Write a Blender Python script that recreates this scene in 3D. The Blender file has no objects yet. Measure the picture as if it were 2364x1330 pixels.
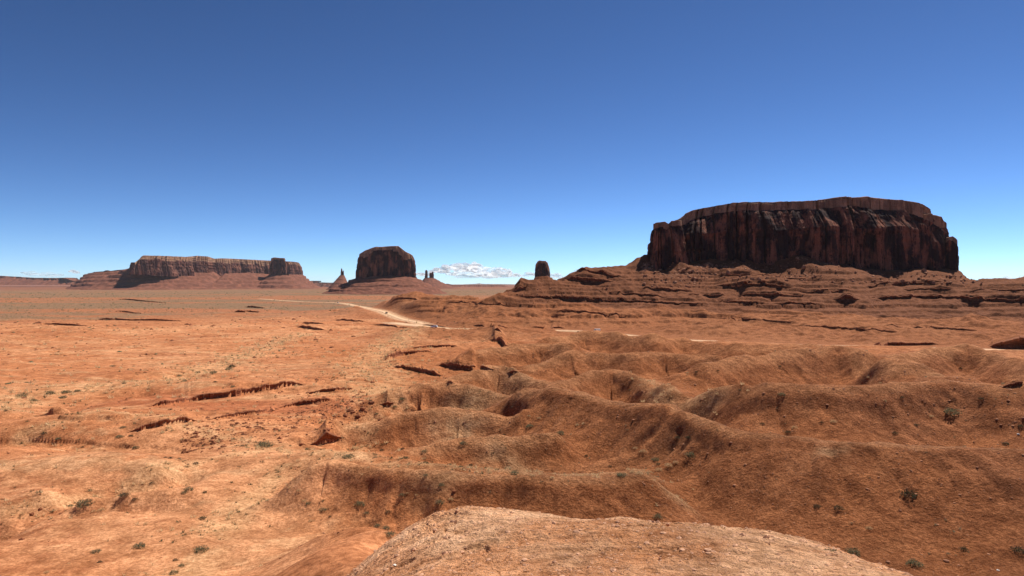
import bpy, bmesh, math, random
import numpy as np
from mathutils import Vector, noise as mnoise

C = bpy.context.scene.collection
S = bpy.context.scene
F, CX, HY = 1600.0, 1182.0, 655.0          # focal length, centre column and horizon row, in photo pixels
# ------------------------------------------------------------------ camera, sky, sun, exposure
cam_d = bpy.data.cameras.new("camera"); cam = bpy.data.objects.new("camera", cam_d); C.objects.link(cam)
cam_d.sensor_width = 36.0; cam_d.lens = 36.0 * F / 2364.0
cam_d.clip_start = 0.1; cam_d.clip_end = 300000.0
cam.location = (0, 0, 0); cam.rotation_euler = (math.radians(90) - math.atan((665 - HY) / F), 0, 0)
S.camera = cam
SUN_AZ, SUN_EL = math.radians(42), math.radians(53)      # azimuth to the right of the view direction
world = bpy.data.worlds.new("World"); S.world = world; world.use_nodes = True
wn = world.node_tree; bg = wn.nodes["Background"]
sky = wn.nodes.new("ShaderNodeTexSky"); sky.sky_type = 'NISHITA'; sky.sun_disc = False
sky.sun_elevation = SUN_EL; sky.sun_rotation = SUN_AZ
sky.altitude = 2500; sky.air_density = 0.6; sky.dust_density = 0.2; sky.ozone_density = 4.0
hs = wn.nodes.new("ShaderNodeHueSaturation"); hs.inputs["Saturation"].default_value = 1.02
gm = wn.nodes.new("ShaderNodeGamma"); gm.inputs["Gamma"].default_value = 1.35
wn.links.new(sky.outputs[0], gm.inputs["Color"]); wn.links.new(gm.outputs[0], hs.inputs["Color"]); tn = wn.nodes.new("ShaderNodeMix"); tn.data_type = 'RGBA'; tn.blend_type = 'MULTIPLY'; tn.inputs[0].default_value = 1.0; tn.inputs[7].default_value = (1.03, 1.03, 0.97, 1)
wn.links.new(hs.outputs[0], tn.inputs[6]); wn.links.new(tn.outputs[2], bg.inputs[0]); bg.inputs[1].default_value = 0.059
sun_d = bpy.data.lights.new("sun", 'SUN'); sun_d.energy = 5.0; sun_d.angle = math.radians(0.53); sun_d.color = (1.0, 0.945, 0.86)
sun = bpy.data.objects.new("sun", sun_d); C.objects.link(sun)
SUN = Vector((math.sin(SUN_AZ) * math.cos(SUN_EL), math.cos(SUN_AZ) * math.cos(SUN_EL), math.sin(SUN_EL)))
sun.rotation_euler = SUN.to_track_quat('Z', 'Y').to_euler()
S.view_settings.view_transform = 'Standard'; S.view_settings.look = 'None'
S.view_settings.exposure = 0.3; S.view_settings.gamma = 1.0; S.view_settings.use_curve_mapping = False
S.render.engine = 'CYCLES'
S.cycles.max_bounces = 8; S.cycles.transparent_max_bounces = 40; S.cycles.glossy_bounces = 2; S.cycles.transmission_bounces = 2; S.cycles.diffuse_bounces = 2; S.cycles.volume_bounces = 1

rng = np.random.default_rng(7); random.seed(7)
# ------------------------------------------------------------------ noise
_P = rng.permutation(256).astype(np.int32); _P = np.concatenate([_P, _P])
_A = rng.uniform(0, 2 * np.pi, 256); _GX, _GY = np.cos(_A).astype(np.float32), np.sin(_A).astype(np.float32)
def pn(x, y, seed=0):
    """gradient noise, about -0.7..0.7"""
    x = np.asarray(x, np.float64) + seed * 17.31; y = np.asarray(y, np.float64) + seed * 9.77
    xi = np.floor(x); yi = np.floor(y); fx = (x - xi).astype(np.float32); fy = (y - yi).astype(np.float32)
    X = xi.astype(np.int64) & 255; Y = yi.astype(np.int64) & 255
    u = fx * fx * fx * (fx * (fx * 6 - 15) + 10); v = fy * fy * fy * (fy * (fy * 6 - 15) + 10)
    def g(ix, iy, dx, dy):
        h = _P[(_P[ix & 255] + iy) & 255]; return _GX[h] * dx + _GY[h] * dy
    a = g(X, Y, fx, fy); b = g(X + 1, Y, fx - 1, fy); c = g(X, Y + 1, fx, fy - 1); d = g(X + 1, Y + 1, fx - 1, fy - 1)
    return (a + u * (b - a)) + v * ((c + u * (d - c)) - (a + u * (b - a)))
def fbm(x, y, o=4, seed=0):
    s = 0; a = 1.0
    for i in range(o):
        s = s + a * pn(x * 2.03 ** i, y * 2.03 ** i, seed + i); a *= 0.5
    return s
def ss(a, b, x):
    t = np.clip((np.asarray(x, float) - a) / (b - a), 0, 1); return t * t * (3 - 2 * t)

# ------------------------------------------------------------------ the lie of the land: surveyed points (photo column, photo row, distance)
PTS = []
def line(pts, back=None, step=36):
    """crest or floor line; back = (distance factor, metres lower) adds the hidden ground behind a crest"""
    for (a, b) in zip(pts[:-1], pts[1:]):
        n = max(1, int(abs(b[0] - a[0]) / step + 0.5))
        for k in range(n):
            t = k / n; PTS.append(tuple(a[i] + (b[i] - a[i]) * t for i in range(3)) + (back,))
    PTS.append(tuple(pts[-1]) + (back,))
HILLS = []
def hill(crest, foot, slope, back=(1.06, 2.0), step=30, lift=5):
    """a hill face rising at the given slope from its visible foot line to its crest line"""
    slope *= 1.22; HILLS.append(crest); crest = [(x, y + lift, Y) for (x, y, Y) in crest]
    line(crest, back, step); cx_ = [p[0] for p in crest]
    n = max(2, int((foot[-1][0] - foot[0][0]) / 40))
    for x in np.linspace(foot[0][0], foot[-1][0], n + 1):
        yl = np.interp(x, [p[0] for p in foot], [p[1] for p in foot]); yc = np.interp(x, cx_, [p[1] for p in crest]); Yc = np.interp(x, cx_, [p[2] for p in crest])
        kc, kl = (yc - HY) / F, (yl - HY) / F
        if yl < yc + 6: continue
        for f in (0.0, 0.5):
            Yl = Yc * (slope + kc) / (slope + kl); Y = Yl + (Yc - Yl) * f; z = -kc * Yc - slope * (Yc - Y) * (1.12 if f else 1)
            PTS.append((x, HY - F * z / Y, Y, None))
LEFT = [(1330, 48), (1262, 54), (1200, 61), (1150, 68), (1100, 76), (1050, 87), (1000, 103), (950, 130), (900, 175), (860, 235),
        (830, 300), (800, 390), (780, 470), (750, 660), (720, 1000), (700, 1480), (690, 1900), (680, 2700), (672, 4000)]
for x in range(-700, 640, 90):
    for (y, Y) in LEFT: PTS.append((x, y, Y, None))
for x in range(-700, 560, 120):
    for (Y, z) in [(8, -4.4), (15, -8.8), (25, -13.2), (36, -17.2)]:
        PTS.append((x, HY - F * z / Y, Y, None))
for x in range(-700, 3100, 190):
    for (Y, z) in [(2, -1.7), (4, -2.15), (60000, -43), (30000, -43), (18000, -43), (10000, -43), (6500, -43), (4300, -43), (3000, -43), (2200, -43), (1600, -42)]:
        PTS.append((x, HY - F * z / Y, Y, None))
for x in range(640, 1060, 60):
    for (y, Y) in [(870, 215), (850, 250), (830, 300), (800, 390), (780, 470)]: PTS.append((x, y, Y, None))
for x in range(640, 760, 60):
    for (y, Y) in LEFT[1:12]:
        if not (Y < 70 and x > 660): PTS.append((x, y, Y, None))
for x in range(640, 800, 60):
    for (y, Y) in [(750, 660), (728, 850), (708, 1250)]: PTS.append((x, y, Y, None))
# left mounds
line([(-200, 1045, 93), (0, 1038, 94), (60, 1033, 95), (150, 1043, 93), (300, 1062, 88)], (1.07, 1.0))
line([(-200, 1215, 62), (0, 1195, 64.5), (150, 1177, 68), (330, 1152, 72), (420, 1120, 77)])
line([(-200, 1255, 58), (0, 1235, 60), (120, 1205, 62), (260, 1185, 64), (360, 1195, 63)], (1.05, 0.8))
line([(100, 985, 122), (200, 950, 140), (300, 925, 160), (380, 935, 152)], (1.06, 1.2))
line([(420, 880, 212), (520, 858, 240), (640, 850, 250)], (1.06, 1.2))
# knoll the camera stands on
for (x, y, Y) in [(560, 1330, 42), (620, 1330, 34), (700, 1330, 25), (780, 1330, 18), (860, 1330, 12.5), (700, 1285, 42), (780, 1285, 32), (860, 1285, 21), (920, 1262, 16), (760, 1235, 48), (840, 1235, 42), (920, 1240, 24), (640, 1400, 18), (740, 1400, 13), (840, 1400, 9.5)]: PTS.append((x, y, Y, None))
line([(955, 1224, 14), (1000, 1186, 14.4), (1075, 1166, 15), (1200, 1182, 15), (1300, 1198, 15),
      (1370, 1208, 14.5), (1440, 1201, 14.5), (1520, 1208, 14.5), (1620, 1226, 14), (1800, 1257, 13), (1950, 1287, 12), (2050, 1322, 11), (2150, 1352, 10.5), (2364, 1430, 10), (2800, 1520, 10)], (1.18, 1.6), 30)
for x in range(930, 1960, 90): PTS.append((x, 1338, 8.6, None))
for x in range(1000, 2900, 110):
    for (Y, z) in [(22, -10.5), (30, -15.5), (39, -18.6)]: PTS.append((x, HY - F * z / Y, Y, None))
# red dome and the slope just beyond the knoll
hill([(690, 1104, 66), (720, 1080, 67), (760, 1067, 68), (830, 1080, 66), (900, 1090, 64), (1000, 1096, 62), (1100, 1100, 61), (1200, 1106, 60), (1300, 1112, 59), (1400, 1110, 59), (1490, 1098, 60)],
     [(690, 1130), (760, 1165), (850, 1190), (950, 1225), (1075, 1195), (1200, 1200), (1300, 1210), (1500, 1215)], 0.36, (1.06, 1.9))
line([(720, 1040, 86), (800, 1052, 80), (900, 1066, 76), (1000, 1075, 74), (1100, 1088, 71), (1200, 1097, 70), (1300, 1104, 69), (1400, 1102, 69), (1480, 1090, 69)])
# big red hill on the right
hill([(1200, 903, 114), (1270, 893, 110), (1330, 908, 105), (1400, 925, 99), (1480, 938, 92), (1535, 943, 88)], [(1200, 1006), (1280, 1004), (1330, 1050), (1400, 1100), (1500, 1098)], 0.2, (1.07, 2.4))
hill([(1565, 949, 85.5), (1620, 968, 80), (1700, 1000, 74), (1800, 1010, 71), (1900, 1020, 69),
      (2030, 1030, 67), (2150, 1036, 66), (2364, 1046, 64), (2600, 1055, 62), (3000, 1060, 62)],
     [(1560, 1110), (1600, 1170), (1700, 1240), (1900, 1290), (2100, 1315), (2364, 1330), (3000, 1340)], 0.30, (1.07, 2.4))
hill([(1560, 940, 130), (1640, 922, 123), (1700, 910, 117), (1786, 897, 113), (1871, 897, 112), (1986, 900, 111), (2071, 897, 113), (2171, 883, 117), (2300, 897, 112), (2364, 901, 110), (3000, 912, 108)],
     [(1620, 955), (1700, 985), (1800, 1003), (1900, 1014), (2030, 1024), (2200, 1032), (2364, 1040), (3000, 1048)], 0.44, (1.07, 2.4))
line([(1480, 880, 168), (1530, 900, 153), (1560, 925, 138)])
# lit pyramid hill, ribbed peak, pale-capped mounds
hill([(1290, 890, 138), (1330, 872, 145), (1370, 860, 150), (1410, 850, 154), (1450, 862, 150), (1500, 884, 142), (1545, 912, 132)], [(1330, 908), (1400, 930), (1500, 940)], 0.40, (1.06, 3.0), 25)
hill([(1040, 884, 168), (1090, 868, 172), (1130, 856, 176), (1160, 848, 178), (1190, 862, 174), (1230, 880, 168), (1270, 887, 160)], [(1060, 905), (1150, 915), (1250, 905)], 0.44, (1.06, 3.0), 25)
hill([(880, 925, 132), (910, 907, 136), (960, 896, 138), (1000, 892, 138), (1060, 897, 136), (1150, 911, 132), (1205, 919, 128)], [(890, 960), (1000, 948), (1100, 950), (1190, 938)], 0.42, (1.06, 2.0))
hill([(790, 988, 106), (850, 990, 106), (900, 977, 106), (960, 960, 107), (1000, 953, 107), (1060, 950, 108), (1120, 957, 107), (1180, 965, 105)], [(800, 1020), (850, 1025), (950, 1032), (1050, 1022), (1150, 1005)], 0.42, (1.055, 1.8))
hill([(960, 1048, 83), (1000, 1038, 84), (1060, 1026, 85), (1150, 1013, 86), (1210, 1013, 87), (1280, 1003, 88)], [(960, 1070), (1050, 1080), (1200, 1092), (1270, 1095)], 0.40, (1.05, 1.5))
# middle distance right
hill([(1110, 818, 250), (1129, 811, 255), (1186, 806, 258), (1226, 800, 262), (1271, 797, 262), (1300, 800, 255)], [(1110, 850), (1200, 852), (1290, 842)], 0.42, (1.07, 4))
hill([(1230, 850, 225), (1300, 819, 232), (1346, 819, 232), (1400, 820, 230), (1471, 826, 222), (1529, 820, 228), (1586, 827, 222), (1660, 832, 215)], [(1240, 868), (1300, 864), (1400, 850), (1480, 868), (1560, 874), (1640, 880)], 0.42, (1.06, 3.4))
hill([(1640, 850, 190), (1700, 838, 197), (1757, 824, 205), (1830, 816, 210), (1871, 812, 213), (1906, 803, 219), (1943, 803, 219), (1986, 814, 211), (2029, 843, 190), (2091, 851, 183), (2129, 845, 185), (2171, 863, 170), (2210, 875, 160)],
     [(1640, 905), (1700, 896), (1800, 888), (1986, 892), (2091, 888), (2170, 880)], 0.40, (1.06, 3.4))
hill([(2060, 835, 250), (2110, 822, 258), (2160, 810, 264), (2237, 799, 270), (2300, 820, 255), (2364, 846, 235), (2450, 860, 220), (3000, 870, 215)], [(2091, 849), (2171, 860), (2260, 878), (2364, 893), (3000, 897)], 0.38, (1.06, 4))
hill([(1290, 784, 330), (1334, 770, 340), (1400, 773, 335), (1450, 779, 325), (1500, 790, 310)], [(1290, 797), (1400, 807), (1500, 812)], 0.38, (1.06, 5))
hill([(1530, 792, 310), (1583, 779, 320), (1640, 797, 300), (1700, 803, 290), (1800, 802, 290), (1880, 800, 290)], [(1530, 812), (1583, 815), (1700, 820), (1860, 808)], 0.38, (1.06, 5))
for x in range(1300, 1950, 80): PTS.append((x, HY + F * 34.5 / 375, 375, None))
# flat beside the road, badlands, bench under the great butte
ROAD = [(600, 690, 1960), (690, 696, 1650), (780, 699, 1500), (822, 706, 1230), (850, 712, 1000), (880, 718, 900), (905, 728, 840), (930, 737, 780), (960, 743, 720), (985, 752, 650), (1002, 757, 615), (1100, 760, 595),
        (1250, 762, 580), (1330, 764, 570), (1400, 769, 540), (1510, 781, 480), (1665, 789, 440), (1850, 797, 415), (2080, 802, 400), (2300, 808, 385), (2600, 815, 370)]
line(ROAD[4:], None, 50)
line([(1050, 748, 630), (1250, 747, 650), (1500, 747, 650), (1700, 752, 610), (1900, 757, 560), (2100, 765, 520), (2364, 775, 480), (3000, 790, 450)], None, 80)
line([(1250, 728, 680), (1500, 730, 680), (1800, 732, 670), (2100, 735, 660), (2364, 738, 650), (3000, 745, 620)], None, 80)
line([(1250, 707, 735), (1500, 708, 735), (1800, 712, 725), (2100, 714, 715), (2364, 716, 700), (3000, 722, 690)], None, 80)
line([(1230, 690, 770), (1500, 690, 780), (1800, 692, 770), (2100, 690, 770), (2364, 690, 760), (3000, 695, 740)], None, 80)
line([(1260, 672, 800), (1500, 668, 820), (1800, 668, 820), (2100, 668, 815), (2364, 668, 800), (3000, 672, 780)], None, 80)
line([(1340, 648, 845), (1500, 650, 855), (1800, 652, 855), (2100, 655, 850), (2230, 658, 850)], None, 70)
line([(1140, 697, 745), (1180, 672, 775), (1200, 664, 785), (1260, 654, 815), (1300, 645, 840), (1330, 634, 870), (1400, 631, 880), (1470, 630, 890)], (1.10, 8), 30)
line([(1485, 612, 925), (1560, 618, 925), (1640, 627, 920), (1700, 624, 920), (1760, 632, 918), (1800, 627, 920), (1850, 617, 922), (1900, 634, 916), (2000, 644, 912), (2040, 643, 912), (2080, 630, 918), (2130, 624, 922), (2215, 637, 930)], None, 30)
line([(1485, 612, 960), (1800, 612, 1000), (2215, 625, 1000)], None, 100)
line([(2225, 640, 925), (2250, 650, 890), (2275, 656, 860), (2364, 657, 820), (2600, 660, 800), (3000, 664, 790)], (1.12, 8))
for x in range(1150, 3000, 150):
    PTS.append((x, HY + F * 42 / 1350, 1350, None))
    if x > 1350 and x < 2300: PTS.append((x, HY - F * 8 / 1120, 1120, None))
# low ridge between the badlands and the plain
line([(790, 713, 950), (830, 704, 960), (860, 695, 960), (890, 689, 960), (950, 691, 940), (1010, 695, 900), (1100, 699, 860), (1140, 699, 800)], (1.08, 8), 30)
line([(850, 722, 850), (900, 715, 870), (1000, 718, 790), (1100, 720, 740)]); line([(850, 740, 720), (900, 740, 740), (1000, 740, 690), (1100, 738, 680)])
line([(900, 704, 1250), (1050, 706, 1250), (1200, 705, 1300)])

_A3 = []
for (x, y, Y, back) in PTS:
    u = (x - CX) / F; th = math.atan(u); c = math.cos(th); r = Y / c; z = (HY - y) / F * Y
    _A3.append((th, math.log(r), z / r))
    if back:
        rb = r * back[0]; _A3.append((th, math.log(rb), (z - back[1]) / rb))
_A3 = np.array(_A3)
_k = np.round(_A3[:, :2] / 0.006).astype(int); _, _ix = np.unique(_k, axis=0, return_index=True); _A3 = _A3[_ix]
def tps(d2):
    return 0.5 * d2 * np.log(d2 + 1e-12)
_xy = _A3[:, :2]; _n = len(_xy)
_d2 = ((_xy[:, None, :] - _xy[None]) ** 2).sum(-1)
_M = np.zeros((_n + 3, _n + 3)); _M[:_n, :_n] = tps(_d2) + np.eye(_n) * 1e-6
_M[:_n, _n] = 1; _M[:_n, _n + 1:] = _xy; _M[_n:, :_n] = _M[:_n, _n:].T
_W = np.linalg.solve(_M, np.concatenate([_A3[:, 2], np.zeros(3)]))
TH0, TH1, NT = -0.95, 0.95, 420
V0, V1, NV = math.log(1.5), math.log(70000), 760
_tg = np.linspace(TH0, TH1, NT); _vg = np.linspace(V0, V1, NV)
GRID = np.empty((NT, NV))
for i in range(NT):
    d2 = (_tg[i] - _xy[:, 0][:, None]) ** 2 + (_vg[None, :] - _xy[:, 1][:, None]) ** 2
    GRID[i] = _W[:_n] @ tps(d2) + _W[_n] + _W[_n + 1] * _tg[i] + _W[_n + 2] * _vg
def cub(t):
    return [((-0.5 * t + 1) * t - 0.5) * t, (1.5 * t - 2.5) * t * t + 1, ((-1.5 * t + 2) * t + 0.5) * t, (0.5 * t - 0.5) * t * t]
def grid_w(th, v):
    a = np.clip((th - TH0) / (TH1 - TH0) * (NT - 1), 1, NT - 3.001); b = np.clip((v - V0) / (V1 - V0) * (NV - 1), 1, NV - 3.001)
    i = a.astype(int); j = b.astype(int); ca = cub(a - i); cb = cub(b - j); s = 0
    for p in range(4):
        t = 0
        for q in range(4): t = t + cb[q] * GRID[i + p - 1, j + q - 1]
        s = s + ca[p] * t
    return s

# road centre line in plan, with heights
def plan(x, Y): return ((x - CX) / F * Y, Y)
def dense(pts, n=14):
    P = np.array(pts, float); out = []
    for k in range(len(P) - 1):
        p0, p1, p2, p3 = P[max(k - 1, 0)], P[k], P[k + 1], P[min(k + 2, len(P) - 1)]
        for t in np.arange(n) / n:
            out.append(0.5 * (2 * p1 + (p2 - p0) * t + (2 * p0 - 5 * p1 + 4 * p2 - p3) * t * t + (3 * p1 - p0 - 3 * p2 + p3) * t ** 3))
    out.append(P[-1]); return np.array(out)
ROADP = dense([(*plan(x, Y), (HY - y) / F * Y) for (x, y, Y) in ROAD])
SPUR = dense([(*plan(x, Y), (HY - y) / F * Y) for (x, y, Y) in [(905, 745, 690), (940, 749, 660), (985, 753, 640), (1010, 757, 612)]])
def near_line(X, Y, L):
    """distance to a polyline of points and the height there"""
    best = np.full(X.shape, 1e9); hz = np.zeros(X.shape)
    for k in range(len(L) - 1):
        ax, ay = L[k, 0], L[k, 1]; bx, by = L[k + 1, 0] - ax, L[k + 1, 1] - ay
        t = np.clip(((X - ax) * bx + (Y - ay) * by) / (bx * bx + by * by + 1e-9), 0, 1)
        d = np.hypot(X - ax - t * bx, Y - ay - t * by); m = d < best
        best = np.where(m, d, best); hz = np.where(m, L[k, 2] + t * (L[k + 1, 2] - L[k, 2]), hz)
    return best, hz

LV = np.array([-46, -39, -34.5, -30, -26, -21, -17.5, -12, -7.5, -3.5, 1.5, 5.5, 10, 15, 40.0])
LS = np.array([.4, .5, .6, .4, .6, .9, .4, .55, .95, .4, .9, .5, .6, .3])       # how strong the hard bed closing each interval is
def terrace(z, X, Y, riser=0.05, keep=0.40):
    """hard level beds: gentle slope, then a small cliff under each bed; every bed comes and goes along its length"""
    i = np.clip(np.searchsorted(LV, z) - 1, 0, len(LV) - 2); a = LV[i]; b = LV[i + 1]; t = np.clip((z - a) / (b - a), 0, 1)
    k = np.clip(LS[i] - 0.02 + 1.35 * pn(X / 140 + i * 5.3, Y / 140 + i * 2.9, 65) + 0.5 * pn(X / 35 + i * 3.1, Y / 35, 66), 0, 1)
    kp = 1 - riser - (1 - riser - keep) * k * (0.7 + 0.5 * LS[i])
    f = np.where(t < 1 - riser, t / (1 - riser) * kp, kp + (t - 1 + riser) / riser * (1 - kp))
    return a + f * (b - a)
def near_along(X, Y, L):
    best = np.full(X.shape, 1e9); al = np.zeros(X.shape); a0 = 0.0; sd = np.zeros(X.shape)
    for k in range(len(L) - 1):
        ax, ay = L[k, 0], L[k, 1]; bx, by = L[k + 1, 0] - ax, L[k + 1, 1] - ay; l2 = bx * bx + by * by + 1e-9
        t = np.clip(((X - ax) * bx + (Y - ay) * by) / l2, 0, 1); d = np.hypot(X - ax - t * bx, Y - ay - t * by); m = d < best
        best = np.where(m, d, best); al = np.where(m, a0 + t * math.sqrt(l2), al); sd = np.where(m, np.sign(bx * (Y - ay) - by * (X - ax)), sd); a0 += math.sqrt(l2)
    return best, al, sd
HILLP = [dense([(*plan(x, Y), (HY - y) / F * Y) for (x, y, Y) in c], 3) for c in HILLS]
def crests(X, Y, z):
    """sharp crest lines, with spurs and gullies running down both flanks"""
    r = np.hypot(X, Y)
    for k, L in enumerate(HILLP):
        Yc = float(np.median(np.hypot(L[:, 0], L[:, 1]))); R = 0.15 * Yc
        m = (X > L[:, 0].min() - R) & (X < L[:, 0].max() + R) & (Y > L[:, 1].min() - R) & (Y < L[:, 1].max() + R)
        if not m.any(): continue
        x, y = X[m], Y[m]; d, al, sd = near_along(x, y, L)
        wob = 0.05 * Yc * pn(x / (0.10 * Yc), y / (0.10 * Yc), k); w = ss(R, 0.3 * R, d)
        n1 = np.abs(pn((al + wob + d * 0.5) / (0.085 * Yc), 0.4 * k + d / (0.6 * Yc), 130 + k)); n2 = np.abs(pn((al + 0.6 * wob - d * 0.3) / (0.034 * Yc), 0.7 * k + d / (0.3 * Yc), 150 + k))
        c = 0.0042 * Yc; dd = np.sqrt(d * d + (0.10 * c) ** 2); q = np.minimum(d, 0.05 * Yc)
        z[m] += c * np.clip(1 - np.maximum(dd - 0.017 * Yc, 0) * 0.28 / c, 0, 1) + w * q * (0.24 * (n1 - 0.2) + 0.30 * (n2 - 0.2))
    return z
LEDGES = []
class Ledge:
    """the ground behind a hard bed stands higher than in front of it"""
    def __init__(self, label, pts, seed, over=0.25, group="rock ledges in the red ground", mat=None, run=16.0):
        pts = [(x, y, h * (1.35 if seed >= 60 else 1.4 if seed in (2, 3, 4, 5, 9, 10, 11) else 1)) for (x, y, h) in pts]; self.label, self.seed, self.over, self.group, self.mat = label, seed, over, group, mat
        q = []
        for (p0, p1) in zip(pts[:-1], pts[1:]):
            n = max(2, int(math.hypot(p1[0] - p0[0], p1[1] - p0[1]) / 1.8))
            for k in range(n): q.append([p0[i] + (p1[i] - p0[i]) * k / n for i in range(3)])
        q.append(list(pts[-1])); q = np.array(q)
        hits = np.array([hit(x, y) for (x, y, _) in q[::3]]); rh = np.hypot(hits[:, 0], hits[:, 1])
        rr = np.interp(np.arange(len(q)) / 3, np.arange(len(hits)), rh); med = np.array([np.median(rr[max(0, i - 10):i + 11]) for i in range(len(rr))]); rr = np.array([med[max(0, i - 5):i + 6].mean() for i in range(len(med))])
        th = np.arctan((q[:, 0] - CX) / F); self.X, self.Y = rr * np.sin(th), rr * np.cos(th); self.th = th
        self.s = np.concatenate([[0], np.cumsum(np.hypot(np.diff(self.X), np.diff(self.Y)))]); h = np.maximum(q[:, 2], 0.4) / F * self.Y; self.hm = float(np.median(h))
        S_ = self.s; hn = 1 + 0.3 * pn(S_ / (self.hm * 2.5), np.zeros_like(S_) + 9, seed)
        self.h = np.maximum(h * hn, 0.02) * np.minimum(1, np.minimum(S_, S_[-1] - S_) / (self.hm * 2.5) + 0.03)
        self.run = max(min(run * self.hm, 0.45 * float(self.s[-1])), 2.5 * self.hm); self.u = np.sort(th); self.o = np.argsort(th)
    def step(self, X, Y):
        r = np.hypot(X, Y); th = np.arctan2(X, Y); out = np.zeros(X.shape)
        rl = np.hypot(self.X, self.Y); m = (th > self.u[0]) & (th < self.u[-1]) & (r > rl.min()) & (r < rl.max() + self.run * 2.2)
        if m.any():
            d = r[m] - np.interp(th[m], self.u, rl[self.o]); h = np.interp(th[m], self.u, self.h[self.o])
            out[m] = np.where(d > 0.12 * h, h * 0.97 * ss(2.2 * self.run, 0.25 * self.run, d), 0)
        return out
def fields(X, Y):
    r = np.hypot(X, Y); th = np.arctan2(X, Y); thc = np.clip(th, -0.93, 0.93); px = CX + F * np.tan(thc); return r, th, thc, px
def height(X, Y, road=True):
    X = np.asarray(X, float); Y = np.asarray(Y, float)
    r, th, thc, px = fields(X, Y); r = np.maximum(r, 1.6)
    z = grid_w(thc, np.log(r)) * r
    bl = ss(360, 470, r) * (1 - ss(1000, 1200, r)) * ss(820, 1000, px)
    hills = ss(28, 60, r) * (1 - ss(330, 450, r)) * ss(640, 800, px)
    far = ss(900, 1300, r)
    left = (1 - bl) * (1 - hills) * (1 - far)
    knoll = 1 - ss(12, 22, r)
    rd = np.full(X.shape, 999.0); m = (Y > 330) & (Y < 2100) & (np.abs(th) < 0.95)
    if m.any(): rd[m] = np.minimum(near_line(X[m], Y[m], ROADP)[0], near_line(X[m], Y[m], SPUR)[0])
    bl = bl * ss(8, 60, rd); fine_ = 1.0
    for k, lam in enumerate([260, 130, 64, 31, 15, 7.4, 3.6, 1.8, 0.9, 0.44, 0.2]):
        w = ss(0.42, 0.16, lam / r) * ss(0.005, 0.011, lam / r)
        m = w > 0.004
        if not m.any(): continue
        x, y, wm = X[m] / lam, Y[m] / lam, w[m]
        n = pn(x, y, k + 3); rid = 0.42 - np.abs(pn(x + 0.3 * n, y, k + 40)) * 1.5
        amp = lam * wm * (1 + 0.7 * ss(0.09, 0.03, lam / r[m]))
        z[m] += amp * (bl[m] * (0.085 * rid + 0.03 * n) + hills[m] * (0.35 + 0.65 * ss(0.22, 0.07, lam / r[m])) * (0.024 * n + 0.034 * rid) + left[m] * (0.022 * n + 0.012 * rid) + far[m] * 0.004 * n + knoll[m] * 0.016 * n)
    tz = ss(1110, 1190, px) * ss(640, 700, r) * (1 - ss(1150, 1250, r))
    tl = left * ss(75, 110, r) * ss(1000, 850, px) * ss(1300, 900, r)
    m = tl > 0.02
    if m.any():
        x, y = X[m], Y[m]; zz = z[m] + 0.5 * pn(x / 60, y / 25, 64); P = 1.15; i = np.floor(zz / P); t = zz / P - i
        k = np.clip(0.15 + 1.5 * pn(x / 45 + i * 5.3, y / 30 + i * 2.9, 65) + 0.4 * pn(x / 9 + i, y / 9, 66), 0, 1) * tl[m]; kp = 0.95 - 0.5 * k
        z[m] += P * (np.where(t < 0.95, t / 0.95 * kp, kp + (t - 0.95) / 0.05 * (1 - kp)) - t)
    tb = 0.75 * ss(-0.25, 0.15, pn(X / 130, Y / 130, 61)) * ss(540, 640, r) * (1 - ss(1050, 1150, r)) * ss(560, 760, px) * (1 - tz)
    t = tz + tb
    m = t > 0.01
    if m.any():
        x, y = X[m], Y[m]; g = pn(x / 17 + 0.4 * pn(x / 30, y / 30, 67), y / 75, 68); g2 = pn(x / 48 + 0.3 * pn(x / 60, y / 60, 67), y / 160, 69)
        z[m] += t[m] * (2.2 * (0.35 - np.abs(g) * 1.6) + 5.0 * (0.35 - np.abs(g2) * 1.5))
        q = z[m] + 2.0 * pn(x / 230, y / 230, 62) + 0.7 * pn(x / 28, y / 28, 63)
        z[m] += t[m] * (terrace(q, x, y) - q)
    m = knoll > 0.01
    if m.any():                                               # dried cracks and crumbs on the knoll
        x, y = X[m], Y[m]; q = np.abs(pn(x / 1.3 + 0.5 * pn(x / .5, y / .5, 170), y / 1.3 + 0.5 * pn(x / .5, y / .5, 171), 172))
        q2 = np.abs(pn(x / .45 + 0.4 * pn(x / .2, y / .2, 173), y / .45, 174))
        z[m] += knoll[m] * (-0.10 * ss(0.05, 0.0, q) * ss(0.0, 0.3, pn(x / 2.5, y / 2.5, 175)) - 0.04 * ss(0.08, 0, q2) * ss(-0.1, 0.3, pn(x / 1.7, y / 1.7, 176)) + 0.016 * pn(x / .16, y / .16, 177) + 0.009 * pn(x / .07, y / .07, 178) + 0.028 * (0.3 - np.abs(pn(x / .3, y / .3, 179)) * 1.5))
    z = crests(X, Y, z)
    for L in LEDGES: z += L.step(X, Y)
    if road:
        m = (Y > 330) & (Y < 2100) & (np.abs(th) < 0.95)
        if m.any():
            for L, hw in ((ROADP, 4.4), (SPUR, 6.0)):
                d, hz = near_line(X[m], Y[m], L); f = ss(hw + 26, hw + 2, d); z[m] += f * (hz - 0.25 - z[m])
    return z
_rs = np.exp(np.linspace(math.log(3), math.log(45000), 1500))
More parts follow.
